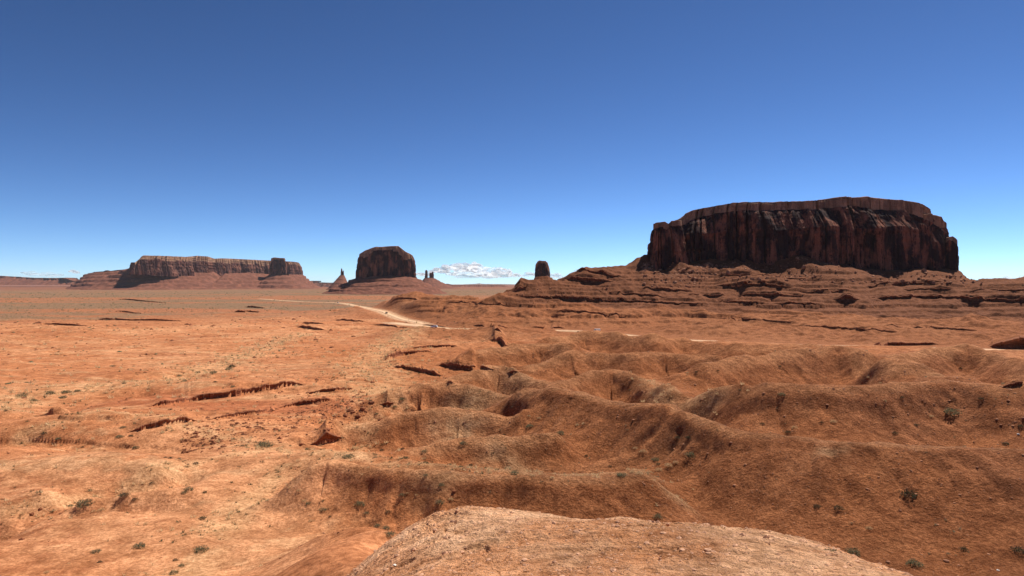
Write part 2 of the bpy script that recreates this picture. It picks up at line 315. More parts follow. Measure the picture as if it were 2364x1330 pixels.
def hit(px, py):
    """where the sight line through photo pixel (px, py) meets the ground"""
    th = math.atan((px - CX) / F); X = _rs * math.sin(th); Y = _rs * math.cos(th)
    row = HY - F * height(X, Y) / Y
    k = np.argmax(row <= py)
    if row[k] > py: k = len(_rs) - 1
    if k == 0: r = _rs[0]
    else:
        a, b = row[k - 1] - py, row[k] - py; t = a / (a - b + 1e-9); r = _rs[k - 1] + t * (_rs[k] - _rs[k - 1])
    X, Y = r * math.sin(th), r * math.cos(th)
    return Vector((X, Y, float(height(np.array([X]), np.array([Y]))[0])))

# ------------------------------------------------------------------ hard beds that stand out as ledges: (photo column, row of the foot, height in rows)
def ledge_at(*a):
    LEDGES_NEW.append(Ledge(*a))
LEDGES_NEW = []
ledge_at("long red cliff band slanting across the left middle ground, cracked upright", [(335, 941, 4), (360, 938, 9), (420, 930, 10), (480, 922, 12), (540, 916, 15), (600, 904, 13), (660, 893, 13), (698, 889, 9), (705, 890, 3)], 1)
ledge_at("second broken red rock band below the long cliff band on the left", [(290, 1000, 3), (330, 992, 8), (380, 983, 10), (430, 975, 9), (460, 972, 5)], 2)
ledge_at("ragged short rock band on the red slope right of the second band", [(480, 972, 3), (540, 962, 6), (600, 955, 6), (640, 948, 3)], 3)
ledge_at("thin crumbling rock band high on the red rubble slope", [(700, 912, 2), (745, 906, 5), (790, 902, 5), (822, 898, 2)], 4)
ledge_at("broken rock band in the middle of the red rubble slope", [(640, 944, 2), (690, 936, 6), (740, 930, 7), (772, 924, 3)], 5)
ledge_at("small outcrop with a deep black overhang beside the pale washes, left of centre", [(706, 1030, 4), (724, 1028, 18), (740, 1026, 30), (756, 1023, 36), (772, 1018, 34), (786, 1011, 24), (800, 1003, 6)], 6, 0.6, None, None, 6)
ledge_at("dark stub of rock at the foot of the black overhang", [(684, 1030, 3), (692, 1029, 14), (700, 1028, 12), (708, 1027, 3)], 7)
ledge_at("small black-shadowed outcrop at the left foot of the pale-capped mounds", [(872, 940, 4), (884, 938, 14), (896, 936, 22), (906, 931, 14), (916, 926, 3)], 8, 0.5, None)
ledge_at("dark ragged ledge along the left edge of the low terrace in the middle", [(884, 836, 3), (900, 830, 8), (915, 824, 9), (935, 819, 6), (960, 816, 4), (1000, 812, 3)], 9)
ledge_at("upper thin ledge on the low terrace in the middle", [(945, 806, 2), (990, 803, 4), (1040, 801, 4), (1060, 800, 1)], 10)
ledge_at("rough lower ledge under the low terrace in the middle", [(905, 846, 2), (925, 850, 5), (960, 858, 7), (1000, 867, 8), (1025, 870, 3)], 11)
ledge_at("long black-shadowed ledge running to the foot of the ribbed peak", [(1008, 842, 3), (1028, 845, 8), (1060, 850, 11), (1100, 854, 11), (1138, 854, 8), (1146, 852, 3)], 12, 0.5)
ledge_at("short dark ledge just right of the ribbed peak", [(1168, 856, 3), (1180, 860, 9), (1192, 863, 8), (1200, 864, 2)], 13, 0.5)
ledge_at("row of dark notched rock steps below the road, seen end on", [(1128, 782, 3), (1142, 784, 10), (1156, 792, 13), (1168, 799, 12), (1184, 805, 4)], 14, 0.6)
ledge_at("small notched rock step nearest the road above the dark steps", [(1136, 772, 2), (1146, 771, 7), (1154, 775, 6), (1162, 777, 2)], 15, 0.6)
ledge_at("lone dark rock stub at the left foot of the ribbed peak", [(1026, 888, 2), (1036, 887, 12), (1042, 886, 10), (1052, 886, 2)], 16, 0.4)
ledge_at("black-shadowed cliff at the right edge beneath the bench", [(2284, 790, 6), (2292, 803, 28), (2320, 805, 32), (2364, 804, 30), (2440, 806, 30), (2480, 806, 6)], 17, 0.8, None)
ledge_at("long dark ledge behind the pale sand patch on the right", [(2015, 797, 3), (2030, 798, 8), (2060, 798, 9), (2100, 798, 7), (2150, 796, 6), (2172, 794, 2)], 18, 0.5)
ledge_at("low dark ledge at the right edge in the gully below the conical hill", [(2304, 895, 2), (2318, 896, 8), (2340, 892, 9), (2364, 888, 8), (2420, 886, 7)], 19, 0.5)
FARL = [("thin dark ledge farthest up the left plain, below the long mesa", [(275, 690, 1), (300, 693, 3), (340, 697, 2.5), (385, 700, 1)]),
        ("dark ledge with a notched left end on the left plain", [(226, 738, 2), (250, 738, 4), (300, 740, 3), (360, 740, 4), (425, 742, 1)]),
        ("dark ledge nearest the left edge of the plain", [(98, 748, 1.5), (130, 750, 4), (160, 752, 5), (205, 753, 1.5)]),
        ("thick dark ledge pair on the plain left of the road", [(538, 720, 2), (550, 721, 5), (580, 721, 4), (610, 722, 1.5)]),
        ("upper dark ledge on the plain left of the road", [(566, 709, 2), (580, 710, 5), (600, 712, 3), (618, 713, 1)]),
        ("slim ledge on the plain right of the notched dark ledge", [(265, 718, 1), (290, 721, 3.5), (320, 725, 2), (330, 727, 1)]),
        ("dark ledge under the low red rise left of the road", [(684, 754, 2), (700, 757, 6), (730, 762, 6), (755, 763, 2)]),
        ("upper ledge on the low red rise left of the road", [(695, 746, 1), (710, 747, 4), (735, 748, 3), (752, 749, 1)]),
        ("short ledge on the red rise just left of the road fork", [(770, 739, 1), (790, 740, 4), (822, 742, 3), (845, 744, 1)]),
        ("ledge beside the pull-off left of the road", [(860, 750, 1), (885, 751, 4), (910, 755, 4), (945, 759, 1)]),
        ("thin dark ledge just above the road near the white car", [(975, 747, 1.5), (990, 752, 3), (1010, 754, 3), (1030, 756, 1)]),
        ("long dark ledge above the road right of the white car", [(1090, 750, 1), (1110, 753, 5), (1140, 755, 5), (1175, 756, 1.5)]),
        ("dark ledge over the bright road stretch right of centre", [(1225, 756, 1.5), (1250, 758, 4), (1290, 758, 4), (1310, 758, 1)]),
        ("topmost ledge rimming the low red ridge before the plain", [(900, 690, 1.5), (930, 690, 4), (960, 692, 3.5), (975, 693, 1)]),
        ("long thin ledge rimming the red ridge towards the bench", [(1030, 696, 1.5), (1060, 699, 2.5), (1110, 702, 3), (1160, 706, 3), (1195, 708, 1)]),
        ("dark ledge low on the slope under the left end of the bench", [(1282, 716, 1.5), (1310, 719, 4), (1350, 722, 4), (1400, 727, 4), (1450, 731, 2)]),
        ("brick-like dark ledge in the badlands behind the road on the right", [(1850, 752, 1.5), (1900, 756, 4), (1960, 760, 4), (2030, 764, 4), (2080, 768, 1)]),
        ("upper dark ledge in the badlands on the far right", [(2040, 752, 1), (2090, 756, 3.5), (2160, 758, 3), (2220, 762, 3.5), (2270, 764, 1)]),
        ("dark ledge in the badlands below the middle of the great mesa", [(1640, 734, 1), (1700, 737, 3.5), (1760, 740, 3), (1830, 746, 1)])]
for i, (lb, p) in enumerate(FARL): ledge_at(lb, p, 30 + i, 0.5)
ledge_at("stacked rock prow at the left tip of the bench under the great mesa", [(1180, 676, 4), (1186, 675, 17), (1198, 672, 18), (1210, 668, 12), (1222, 664, 5)], 60, 0.4, None, None, 8)
ledge_at("thick dark rim ledge along the upper left part of the bench", [(1296, 647, 3), (1310, 648, 7), (1340, 650, 9), (1380, 652, 8), (1420, 652, 3)], 61, 0.6)
ledge_at("dark rim ledge on the skyline of the bench left of the great mesa", [(1328, 637, 2), (1334, 636, 6), (1360, 638, 6), (1400, 640, 5), (1440, 640, 2)], 62, 0.6)
ledge_at("black gash of a ledge in the middle of the bench below the great mesa", [(1920, 690, 3), (1940, 692, 9), (1965, 694, 12), (1980, 692, 6), (1990, 690, 2)], 63, 0.8)
ledge_at("broad dark ledge on the bench left of the black gash", [(1650, 660, 2), (1690, 663, 6), (1740, 666, 7), (1790, 668, 7), (1830, 668, 2)], 64, 0.7)
ledge_at("long dark ledge low on the bench below the boulder field", [(1190, 684, 1.5), (1240, 688, 5), (1300, 690, 6), (1380, 693, 4), (1460, 697, 4), (1560, 702, 3), (1640, 704, 1)], 65, 0.6)
ledge_at("dark ledge on the bench just under the foot of the great mesa's cliff", [(1660, 642, 1.5), (1700, 640, 4), (1760, 642, 3), (1840, 645, 2), (1900, 648, 1)], 66, 0.7)
ledge_at("long dark ledge across the right end of the bench", [(2010, 690, 2), (2060, 690, 6), (2130, 688, 5), (2200, 690, 5), (2280, 693, 6), (2364, 694, 6), (2450, 696, 4)], 67, 0.7)
ledge_at("thin ledge across the bench right of the black gash", [(2000, 664, 1.5), (2060, 661, 4), (2130, 661, 4), (2190, 658, 1)], 68, 0.7)

for k, (lb, p) in enumerate([("dark ledge on the upper bench below the left boulder heap", [(1480, 672, 1.5), (1520, 671, 4), (1570, 674, 4), (1604, 675, 1)]),
    ("thin dark ledge right of the left boulder heap, midway down the bench", [(1556, 682, 1), (1600, 682, 3), (1650, 685, 4), (1690, 686, 1)]),
    ("notched dark ledge on the bench below the middle of the dark face", [(1700, 682, 1.5), (1740, 682, 5), (1800, 684, 5), (1860, 686, 2)]),
    ("thin ledge on the bench above the black gash", [(1830, 677, 1), (1880, 674, 3), (1930, 673, 4), (1970, 673, 1)]),
    ("short ledge on the bench under the right end of the dark face", [(2080, 677, 1), (2120, 675, 3), (2170, 674, 4), (2204, 674, 1)]),
    ("low ledge on the lower bench left of the black gash", [(1640, 698, 1), (1690, 698, 3), (1740, 701, 4), (1770, 702, 1)]),
    ("lowest dark ledge of the bench left of the black gash", [(1780, 703, 1), (1820, 702, 4), (1870, 704, 4), (1905, 706, 1)]),
    ("thin ledge on the bench at the right edge, near the skyline", [(2236, 676, 1), (2290, 675, 3), (2364, 677, 3), (2420, 679, 1)]),
    ("dark ledge across the bench under the rim ledges on the left", [(1400, 680, 1), (1440, 683, 3), (1490, 687, 4), (1545, 690, 1)])]): ledge_at(lb, p, 70 + k, 0.7)
LEDGES += LEDGES_NEW
# ------------------------------------------------------------------ materials
def nodes(name):
    m = bpy.data.materials.new(name); m.use_nodes = True; t = m.node_tree
    b = t.nodes["Principled BSDF"]; b.inputs["Roughness"].default_value = 0.95; b.inputs["Specular IOR Level"].default_value = 0.08
    return m, t, b
def N(t, kind, **kw):
    n = t.nodes.new(kind)
    for k, v in kw.items():
        if k in n.inputs.keys(): n.inputs[k].default_value = v
        else: setattr(n, k, v)
    return n
def noise_node(t, vec, scale, detail=4, rough=0.6):
    n = N(t, "ShaderNodeTexNoise", Scale=scale, Detail=detail, Roughness=rough); t.links.new(vec, n.inputs["Vector"]); return n.outputs["Fac"]
def rmap(t, src, a, b, c, d):
    n = N(t, "ShaderNodeMapRange"); t.links.new(src, n.inputs[0])
    for i, v in enumerate((a, b, c, d)): n.inputs[i + 1].default_value = v
    return n.outputs[0]
def mixc(t, fac, a, b, mode='MIX'):
    n = N(t, "ShaderNodeMix", data_type='RGBA', blend_type=mode)
    for s, i in ((fac, 0), (a, 6), (b, 7)):
        if hasattr(s, "links"): t.links.new(s, n.inputs[i])
        else: n.inputs[i].default_value = s if i == 0 else (*s, 1)
    return n.outputs[2]
def simple(name, col, rough=0.9, var=0.25, scale=3.0):
    m, t, b = nodes(name); tc = N(t, "ShaderNodeTexCoord")
    f = noise_node(t, tc.outputs["Object"], scale)
    c = mixc(t, f, tuple(v * (1 - var) for v in col), tuple(v * (1 + var) for v in col)); t.links.new(c, b.inputs["Base Color"]); b.inputs["Roughness"].default_value = rough
    return m

def soil_material():
    m, t, b = nodes("red desert soil"); geo = N(t, "ShaderNodeNewGeometry"); pos = geo.outputs["Position"]
    at = N(t, "ShaderNodeAttribute", attribute_name="albedo"); st = N(t, "ShaderNodeAttribute", attribute_name="grit")
    n1 = noise_node(t, pos, 0.25, 6, 0.65); n2 = noise_node(t, pos, 3.5, 6, 0.7); n3 = noise_node(t, pos, 24, 4, 0.7)
    n0 = noise_node(t, pos, 0.9, 5, 0.7)
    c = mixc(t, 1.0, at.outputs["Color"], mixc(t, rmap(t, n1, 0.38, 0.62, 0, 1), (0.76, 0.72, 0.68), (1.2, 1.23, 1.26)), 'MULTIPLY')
    c = mixc(t, 1.0, c, mixc(t, rmap(t, n0, 0.4, 0.6, 0, 1), (0.84, 0.80, 0.77), (1.13, 1.16, 1.18)), 'MULTIPLY')
    c = mixc(t, 1.0, c, mixc(t, rmap(t, n2, 0.4, 0.6, 0, 1), (0.72, 0.68, 0.64), (1.2, 1.24, 1.28)), 'MULTIPLY')
    sp = rmap(t, n3, 0.64, 0.74, 0, 0.4)
    c = mixc(t, sp, c, (0.55, 0.36, 0.24)); t.links.new(c, b.inputs["Base Color"])
    h = N(t, "ShaderNodeMath", operation='MULTIPLY_ADD'); t.links.new(n2, h.inputs[0]); h.inputs[1].default_value = 0.42
    h2 = N(t, "ShaderNodeMath", operation='MULTIPLY'); t.links.new(n3, h2.inputs[0]); h2.inputs[1].default_value = 0.10; t.links.new(h2.outputs[0], h.inputs[2])
    h3 = N(t, "ShaderNodeMath", operation='MULTIPLY_ADD'); t.links.new(n1, h3.inputs[0]); h3.inputs[1].default_value = 1.6; t.links.new(h.outputs[0], h3.inputs[2])
    bp = N(t, "ShaderNodeBump", Distance=1.0); t.links.new(h3.outputs[0], bp.inputs["Height"]); t.links.new(st.outputs["Fac"], bp.inputs["Strength"]); t.links.new(bp.outputs[0], b.inputs["Normal"])
    return m
def rock_material(name, lit, dark, scale=0.05, streak=True, bump=1.0):
    """sandstone: warm body colour, dark varnish streaks running down, thin level beds"""
    m, t, b = nodes(name); geo = N(t, "ShaderNodeNewGeometry"); pos = geo.outputs["Position"]
    mp = N(t, "ShaderNodeMapping"); mp.inputs["Scale"].default_value = (1, 1, 0.12); t.links.new(pos, mp.inputs[0])
    bed = N(t, "ShaderNodeMapping"); bed.inputs["Scale"].default_value = (0.06, 0.06, 1); t.links.new(pos, bed.inputs[0])
    a = noise_node(t, mp.outputs[0], scale * 2, 8, 0.68); d = noise_node(t, bed.outputs[0], scale * 6, 5, 0.6); e = noise_node(t, pos, scale * 9, 6, 0.65); mp2 = N(t, 'ShaderNodeMapping'); mp2.inputs['Scale'].default_value = (1, 1, 0.45); t.links.new(pos, mp2.inputs[0]); g = noise_node(t, mp2.outputs[0], scale * 0.9, 6, 0.6)
    c = mixc(t, rmap(t, a, 0.42, 0.6, 0, 1 if streak else 0.35), lit, dark)
    c = mixc(t, rmap(t, d, 0.35, 0.65, 0.0, 0.5), c, tuple(v * 0.62 for v in lit))
    c = mixc(t, rmap(t, g, 0.44, 0.52, 0.0, 0.85 if streak else 0.3), c, tuple(v * 0.75 for v in dark)); c = mixc(t, rmap(t, g, 0.5, 0.38, 0.0, 0.5), c, tuple(v * 1.3 for v in lit))
    if streak:
        mp3 = N(t, 'ShaderNodeMapping'); mp3.inputs['Scale'].default_value = (1, 1, 0.06); t.links.new(pos, mp3.inputs[0]); cr = noise_node(t, mp3.outputs[0], scale * 2.2, 3, 0.55)
        k1 = N(t, "ShaderNodeMath", operation='MULTIPLY'); t.links.new(rmap(t, cr, 0.475, 0.5, 0, 1), k1.inputs[0]); t.links.new(rmap(t, cr, 0.5, 0.525, 1, 0), k1.inputs[1]); c = mixc(t, k1.outputs[0], c, tuple(v * 0.4 for v in dark))
    c = mixc(t, 1.0, c, mixc(t, rmap(t, e, 0.3, 0.7, 0, 1), (0.72, 0.7, 0.68), (1.22, 1.24, 1.26)), 'MULTIPLY')
    t.links.new(c, b.inputs["Base Color"])
    h = N(t, "ShaderNodeMath", operation='ADD'); t.links.new(a, h.inputs[0]); h1 = N(t, "ShaderNodeMath", operation='MULTIPLY'); t.links.new(e, h1.inputs[0]); h1.inputs[1].default_value = 0.5; t.links.new(h1.outputs[0], h.inputs[1])
    h2 = N(t, "ShaderNodeMath", operation='MULTIPLY_ADD'); t.links.new(d, h2.inputs[0]); h2.inputs[1].default_value = 0.5; t.links.new(h.outputs[0], h2.inputs[2])
    bp = N(t, "ShaderNodeBump", Distance=bump * 0.3 / scale * 0.35, Strength=0.9); t.links.new(h2.outputs[0], bp.inputs["Height"]); t.links.new(bp.outputs[0], b.inputs["Normal"])
    return m
M_SOIL = soil_material()
M_CLIFF = rock_material("varnished red sandstone", (0.27, 0.105, 0.062), (0.035, 0.022, 0.024), 0.05)
M_CAP = rock_material("layered cap rock", (0.44, 0.25, 0.15), (0.12, 0.06, 0.045), 0.09, False)
M_FAR = rock_material("distant red sandstone", (0.27, 0.115, 0.075), (0.12, 0.055, 0.045), 0.018)
M_TALUS = rock_material("red talus", (0.25, 0.098, 0.06), (0.16, 0.066, 0.045), 0.03, False)
M_LEDGE = rock_material("ledge rock", (0.33, 0.125, 0.06), (0.17, 0.065, 0.035), 0.5, False)
M_BOULDER = rock_material("fallen sandstone", (0.46, 0.22, 0.125), (0.28, 0.125, 0.07), 0.25, False)
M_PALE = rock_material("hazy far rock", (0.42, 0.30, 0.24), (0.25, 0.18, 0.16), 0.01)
M_ROAD = simple("graded dirt road", (0.70, 0.45, 0.27), 0.95, 0.12, 0.4)
M_STONE = simple("loose stone", (0.46, 0.22, 0.12), 0.9, 0.35, 2.0)
M_WHITE_STONE = simple("pale stone", (0.75, 0.68, 0.6), 0.8, 0.1, 6.0)
def leafy(name, col, var=0.3):
    m, t, b = nodes(name); t.nodes.remove(b); tc = N(t, "ShaderNodeTexCoord"); f = noise_node(t, tc.outputs["Object"], 5.0)
    c = mixc(t, f, tuple(v * (1 - var) for v in col), tuple(v * (1 + var) for v in col))
    d = N(t, "ShaderNodeBsdfDiffuse"); tr = N(t, "ShaderNodeBsdfTranslucent"); mx = N(t, "ShaderNodeMixShader"); mx.inputs[0].default_value = 0.4
    t.links.new(c, d.inputs[0]); t.links.new(c, tr.inputs[0]); t.links.new(d.outputs[0], mx.inputs[1]); t.links.new(tr.outputs[0], mx.inputs[2]); t.links.new(mx.outputs[0], t.nodes["Material Output"].inputs[0]); return m
M_SAGE = [leafy("sage leaf %d" % i, c) for i, c in enumerate([(0.19, 0.19, 0.105), (0.27, 0.25, 0.155), (0.10, 0.105, 0.055)])]
M_STRAW = [leafy("straw blade %d" % i, c) for i, c in enumerate([(0.72, 0.52, 0.29), (0.6, 0.41, 0.22)])]
M_TWIG = simple("grey twig", (0.12, 0.085, 0.06))
M_PAINT_W = simple("white paint", (0.8, 0.8, 0.8), 0.35, 0.03); M_PAINT_D = simple("dark paint", (0.04, 0.045, 0.05), 0.35, 0.05)
M_PAINT_S = simple("silver paint", (0.45, 0.46, 0.47), 0.35, 0.05)
M_GLASS = simple("tinted glass", (0.02, 0.025, 0.03), 0.1, 0.02); M_TYRE = simple("tyre rubber", (0.02, 0.02, 0.02), 0.9, 0.1)
M_RIM = simple("alloy rim", (0.4, 0.4, 0.4), 0.4, 0.05); M_LAMP = simple("lamp lens", (0.6, 0.58, 0.55), 0.2, 0.05)

# ------------------------------------------------------------------ object helpers
def mesh_np(name, co, faces, mats, smooth=True, mi=None):
    me = bpy.data.meshes.new(name); co = np.asarray(co, np.float32); faces = np.asarray(faces, np.int32)
    me.vertices.add(len(co)); me.vertices.foreach_set("co", co.ravel())
    nf, k = faces.shape
    me.loops.add(nf * k); me.loops.foreach_set("vertex_index", faces.ravel())
    me.polygons.add(nf); me.polygons.foreach_set("loop_start", np.arange(0, nf * k, k, dtype=np.int32)); me.polygons.foreach_set("loop_total", np.full(nf, k, np.int32))
    for m in (mats if isinstance(mats, (list, tuple)) else [mats]): me.materials.append(m)
    if mi is not None: me.polygons.foreach_set("material_index", np.asarray(mi, np.int32))
    me.polygons.foreach_set("use_smooth", np.full(nf, smooth, bool))
    me.update(calc_edges=True); me.validate(); return me
def obj(name, me, parent=None, loc=(0, 0, 0)):
    o = bpy.data.objects.new(name, me); C.objects.link(o); o.location = loc
    if parent is not None: o.parent = parent
    return o
def tag(o, label, cat, group=None, kind=None):
    o['label'] = label; o['category'] = cat
    if group: o['group'] = group
    if kind: o['kind'] = kind
    return o
def thing(name, label, cat, loc=(0, 0, 0), rz=0, group=None):
    o = obj(name, None, None, loc); o.rotation_euler = (0, 0, rz); return tag(o, label, cat, group)
def struct(o, kind='structure'):
    o['kind'] = kind; return o
def grid_faces(nr, nc, wrap=False):
    i = np.arange(nr - 1)[:, None]; j = np.arange(nc if wrap else nc - 1)[None]; j2 = (j + 1) % nc
    return np.stack([i * nc + j, i * nc + j2, (i + 1) * nc + j2, (i + 1) * nc + j], -1).reshape(-1, 4)

# ------------------------------------------------------------------ ground sheet
def pdist(X, Y, pts): return near_line(X, Y, np.array([(*plan(x, d), 0) for (x, d) in pts], float))[0]
def spot(X, Y, x, d, rx, ry):
    a, b = plan(x, d); return np.exp(-(((X - a) / rx) ** 2 + ((Y - b) / ry) ** 2))
WASHES = [  # (photo column, distance) lines of pale sand, with half width in metres
    ([(430, 47), (500, 57), (590, 70), (690, 84), (760, 82), (900, 76), (1000, 74), (1200, 71), (1400, 70), (1490, 70)], 1.6),
    ([(-100, 62), (0, 65), (150, 69), (330, 75), (450, 82), (620, 90)], 1.2), ([(60, 103), (200, 110), (330, 112), (560, 98), (700, 88)], 1.5),
    ([(-50, 140), (60, 165), (180, 175), (330, 185), (420, 230), (540, 290), (640, 420), (700, 520)], 7.0),
    ([(900, 175), (870, 200), (850, 240), (860, 300), (900, 390), (980, 520), (1100, 590)], 9.0), ([(880, 128), (860, 150), (870, 190)], 4.0),
    ([(1480, 165), (1530, 150), (1560, 133), (1600, 122)], 4.0), ([(790, 112), (850, 100), (760, 92)], 2.0),
    ([(1480, 68), (1560, 60), (1530, 66)], 1.5)]
def ground_colour(X, Y, Z):
    r, th, thc, px = fields(X, Y)
    n1 = fbm(X / 90, Y / 90, 3, 70); n2 = fbm(X / 14, Y / 14, 3, 75); n3 = fbm(X / 2.3, Y / 2.3, 2, 80)
    def c3(*v): return np.array(v, float)
    def lerp(c, d, f): return c + (np.asarray(d) - c) * f[..., None]
    col = np.empty(X.shape + (3,)); col[:] = c3(0.49, 0.186, 0.076)
    col = lerp(col, c3(0.59, 0.265, 0.122), ss(-0.3, 0.5, n1 + 0.6 * n2))
    col = lerp(col, c3(0.36, 0.125, 0.05), 0.8 * ss(0.05, 0.5, pn(X / 40, Y / 40, 77) + 0.5 * n3))
    # the gritty red-brown hills on the right
    hill = ss(620, 900, px + 90 * n2) * ss(30, 42, r) * (1 - ss(330, 480, r))
    col = lerp(col, c3(0.43, 0.152, 0.056), 0.9 * hill); col = lerp(col, c3(0.41, 0.152, 0.064), hill * 0.75 * ss(1500, 2300, px) * ss(-0.4, 0.4, n2))
    bad = ss(380, 480, r) * (1 - ss(1000, 1200, r)) * ss(800, 1000, px)
    col = lerp(col, c3(0.275, 0.098, 0.038), 0.85 * bad)
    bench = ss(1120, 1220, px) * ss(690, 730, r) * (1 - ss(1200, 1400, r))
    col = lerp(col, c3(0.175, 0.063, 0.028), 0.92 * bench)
    m = r < 320; d = pdist(X[m], Y[m], [(340, 160), (450, 150), (560, 140), (680, 138), (800, 145)]); col[m] = lerp(col[m], c3(0.40, 0.125, 0.05), 0.75 * ss(22, 6, d + 8 * n2[m]))
    for L in HILLP:                                            # paler crest soil, with the sunlit rim also put into its colour
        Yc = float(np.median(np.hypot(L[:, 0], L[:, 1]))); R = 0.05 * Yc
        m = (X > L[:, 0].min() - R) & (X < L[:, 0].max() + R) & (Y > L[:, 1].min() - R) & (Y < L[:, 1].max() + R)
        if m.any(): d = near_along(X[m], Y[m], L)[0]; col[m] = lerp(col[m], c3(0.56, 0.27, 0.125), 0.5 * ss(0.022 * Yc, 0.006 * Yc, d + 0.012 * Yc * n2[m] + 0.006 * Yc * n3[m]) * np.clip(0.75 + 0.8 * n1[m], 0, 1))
    # pale bleached caps
    for (x, d, rx, ry, f) in [(1085, 131, 5, 3.5, .85), (1055, 104, 4.2, 3, .85), (1165, 83.5, 3, 2.4, .7), (1010, 61, 2.2, 1.6, .6), (1190, 170, 6, 6, .5), (1210, 120, 5, 4, .5), (1920, 66.6, 1.6, .8, .7)]:
        col = lerp(col, c3(0.50, 0.29, 0.15), 0.85 * f * np.clip(spot(X, Y, x, d, rx, ry) * (1.1 + 1.2 * n3), 0, 1))
    # far plain: scrub green and bare sand in long bands
    s = fbm(X / 900, Y / 190, 4, 90) + 0.5 * pn(X / 60, Y / 60, 95)
    far = ss(620, 1100, r) * (1 - bad) * (1 - bench)
    col = lerp(col, c3(0.37, 0.145, 0.068), far * 0.85)
    g = ss(-0.25, 0.25, s + 0.35 * (ss(1250, 1500, r) * (1 - ss(1750, 2000, r)) + ss(2500, 2800, r) - 0.8 * ss(1800, 2050, r) * (1 - ss(2350, 2600, r))))
    col = lerp(col, c3(0.205, 0.15, 0.088), far * g * 0.7); col = lerp(col, c3(0.27, 0.105, 0.058), ss(3800, 7500, r) * 0.85)
    # washes
    for (L, hw) in WASHES:
        m = (r < 700)
        d = pdist(X[m], Y[m], L); f = ss(1.9, 0.3, d / hw + 0.9 * n2[m] + 0.5 * n3[m]) * (0.8 if hw < 2.5 else 0.65) * ss(-0.6, 0.2, pn(X[m] / 7, Y[m] / 7, 88) + 0.6 * n3[m])
        col[m] = lerp(col[m], c3(0.60, 0.32, 0.155), f)
    # sandy flats with straw
    st = ss(0.1, 0.5, pn(X / 22, Y / 9, 97) + 0.5 * n3) * ss(40, 60, r) * (1 - ss(500, 900, r)) * (1 - 0.85 * hill) * (1 - bad)
    col = lerp(col, c3(0.58, 0.32, 0.16), 0.55 * st)
    kn = (1 - ss(14.5, 19, r + 1.0 * n3)) * (0.35 + 0.65 * ss(760, 1080, px + 160 * n3 + 120 * n2))
    col = lerp(col, lerp(np.broadcast_to(c3(0.76, 0.345, 0.16), col.shape), c3(0.86, 0.47, 0.255), ss(-0.3, 0.4, n3 + 0.4 * pn(X / .5, Y / .5, 99))), kn)
    for (L, hw) in ((ROADP, 4), (SPUR, 5)):
        m = (Y > 350) & (Y < 2100) & (r < 2600); d, _ = near_line(X[m], Y[m], L); col[m] = lerp(col[m], c3(0.66, 0.42, 0.25), ss(hw + 9, hw + 2, d) * 0.75)
    return np.clip(col, 0.01, 0.95)
def build_ground():
    fine = np.linspace(-0.74, 0.74, 1640)
    th_in = np.arctan(fine); out = np.concatenate([np.linspace(th_in[-1], 1.2, 90)[1:], np.linspace(1.2, math.pi, 60)[1:]])
    th = np.concatenate([-out[::-1][1:], th_in, out])
    def seg(a, b, s): return np.exp(np.arange(math.log(a), math.log(b), s))
    rr = np.concatenate([seg(1.2, 6, 0.02), seg(6, 16, 0.0045), seg(16, 44, 0.014), seg(44, 150, 0.0032), seg(150, 480, 0.0036), seg(480, 960, 0.0019), seg(960, 3200, 0.006), seg(3200, 38000, 0.016)])
    R, T = np.meshgrid(rr, th, indexing='ij'); X, Y = R * np.sin(T), R * np.cos(T)
    Z = np.empty_like(X); col = np.empty(X.shape + (3,), np.float32)
    for i in range(0, len(rr), 200):
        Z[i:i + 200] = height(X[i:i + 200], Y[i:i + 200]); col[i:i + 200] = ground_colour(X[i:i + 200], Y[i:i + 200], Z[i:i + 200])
    co = np.stack([X, Y, Z], -1).reshape(-1, 3); n = len(co); nc = len(th)
    co = np.concatenate([co, [[0, 0, -1.68]]])
    me = mesh_np("ground", co, grid_faces(len(rr), nc, True), M_SOIL)
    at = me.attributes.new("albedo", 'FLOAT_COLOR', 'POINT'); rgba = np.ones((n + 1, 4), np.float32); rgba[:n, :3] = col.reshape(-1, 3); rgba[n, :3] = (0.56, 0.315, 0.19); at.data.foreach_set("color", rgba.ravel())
    r, t, tc, px = fields(X, Y)
    grit = 0.45 + 0.85 * ss(700, 1300, px) * ss(34, 46, r) * (1 - ss(300, 500, r)) + 0.45 * (1 - ss(14, 20, r)); grit = grit * (1 - 0.5 * ss(1200, 4000, r))
    ga = me.attributes.new("grit", 'FLOAT', 'POINT'); ga.data.foreach_set("value", np.append(grit.ravel(), 0.6).astype(np.float32))
    o = struct(obj("ground", me)); return o
build_ground()
def strip(name, L, hw, mat, lift):
    t = np.gradient(L[:, :2], axis=0); t /= np.linalg.norm(t, axis=1)[:, None] + 1e-9; nrm = np.stack([t[:, 1], -t[:, 0]], 1)
    rows = []
    for k in (-1, -0.94, -0.5, 0, 0.5, 0.94, 1):
        w = hw * k * (1 + 0.16 * pn(np.arange(len(L)) / 4.0, np.full(len(L), k * 0.5), 31))[:, None]
        z = L[:, 2] + lift - (0.35 if abs(k) == 1 else 0) + 0.05 * (1 - abs(k)); rows.append(np.column_stack([L[:, :2] + nrm * w, z]))
    co = np.stack(rows, 0).reshape(-1, 3); return struct(obj(name, mesh_np(name, co, grid_faces(7, len(L))[:, ::-1], mat)))
strip("dirt_road", dense(ROADP[::2], 4), 2.9, M_ROAD, -0.08)
strip("dirt_pullout", dense(SPUR[::2], 4), 5.0, M_ROAD, -0.14)
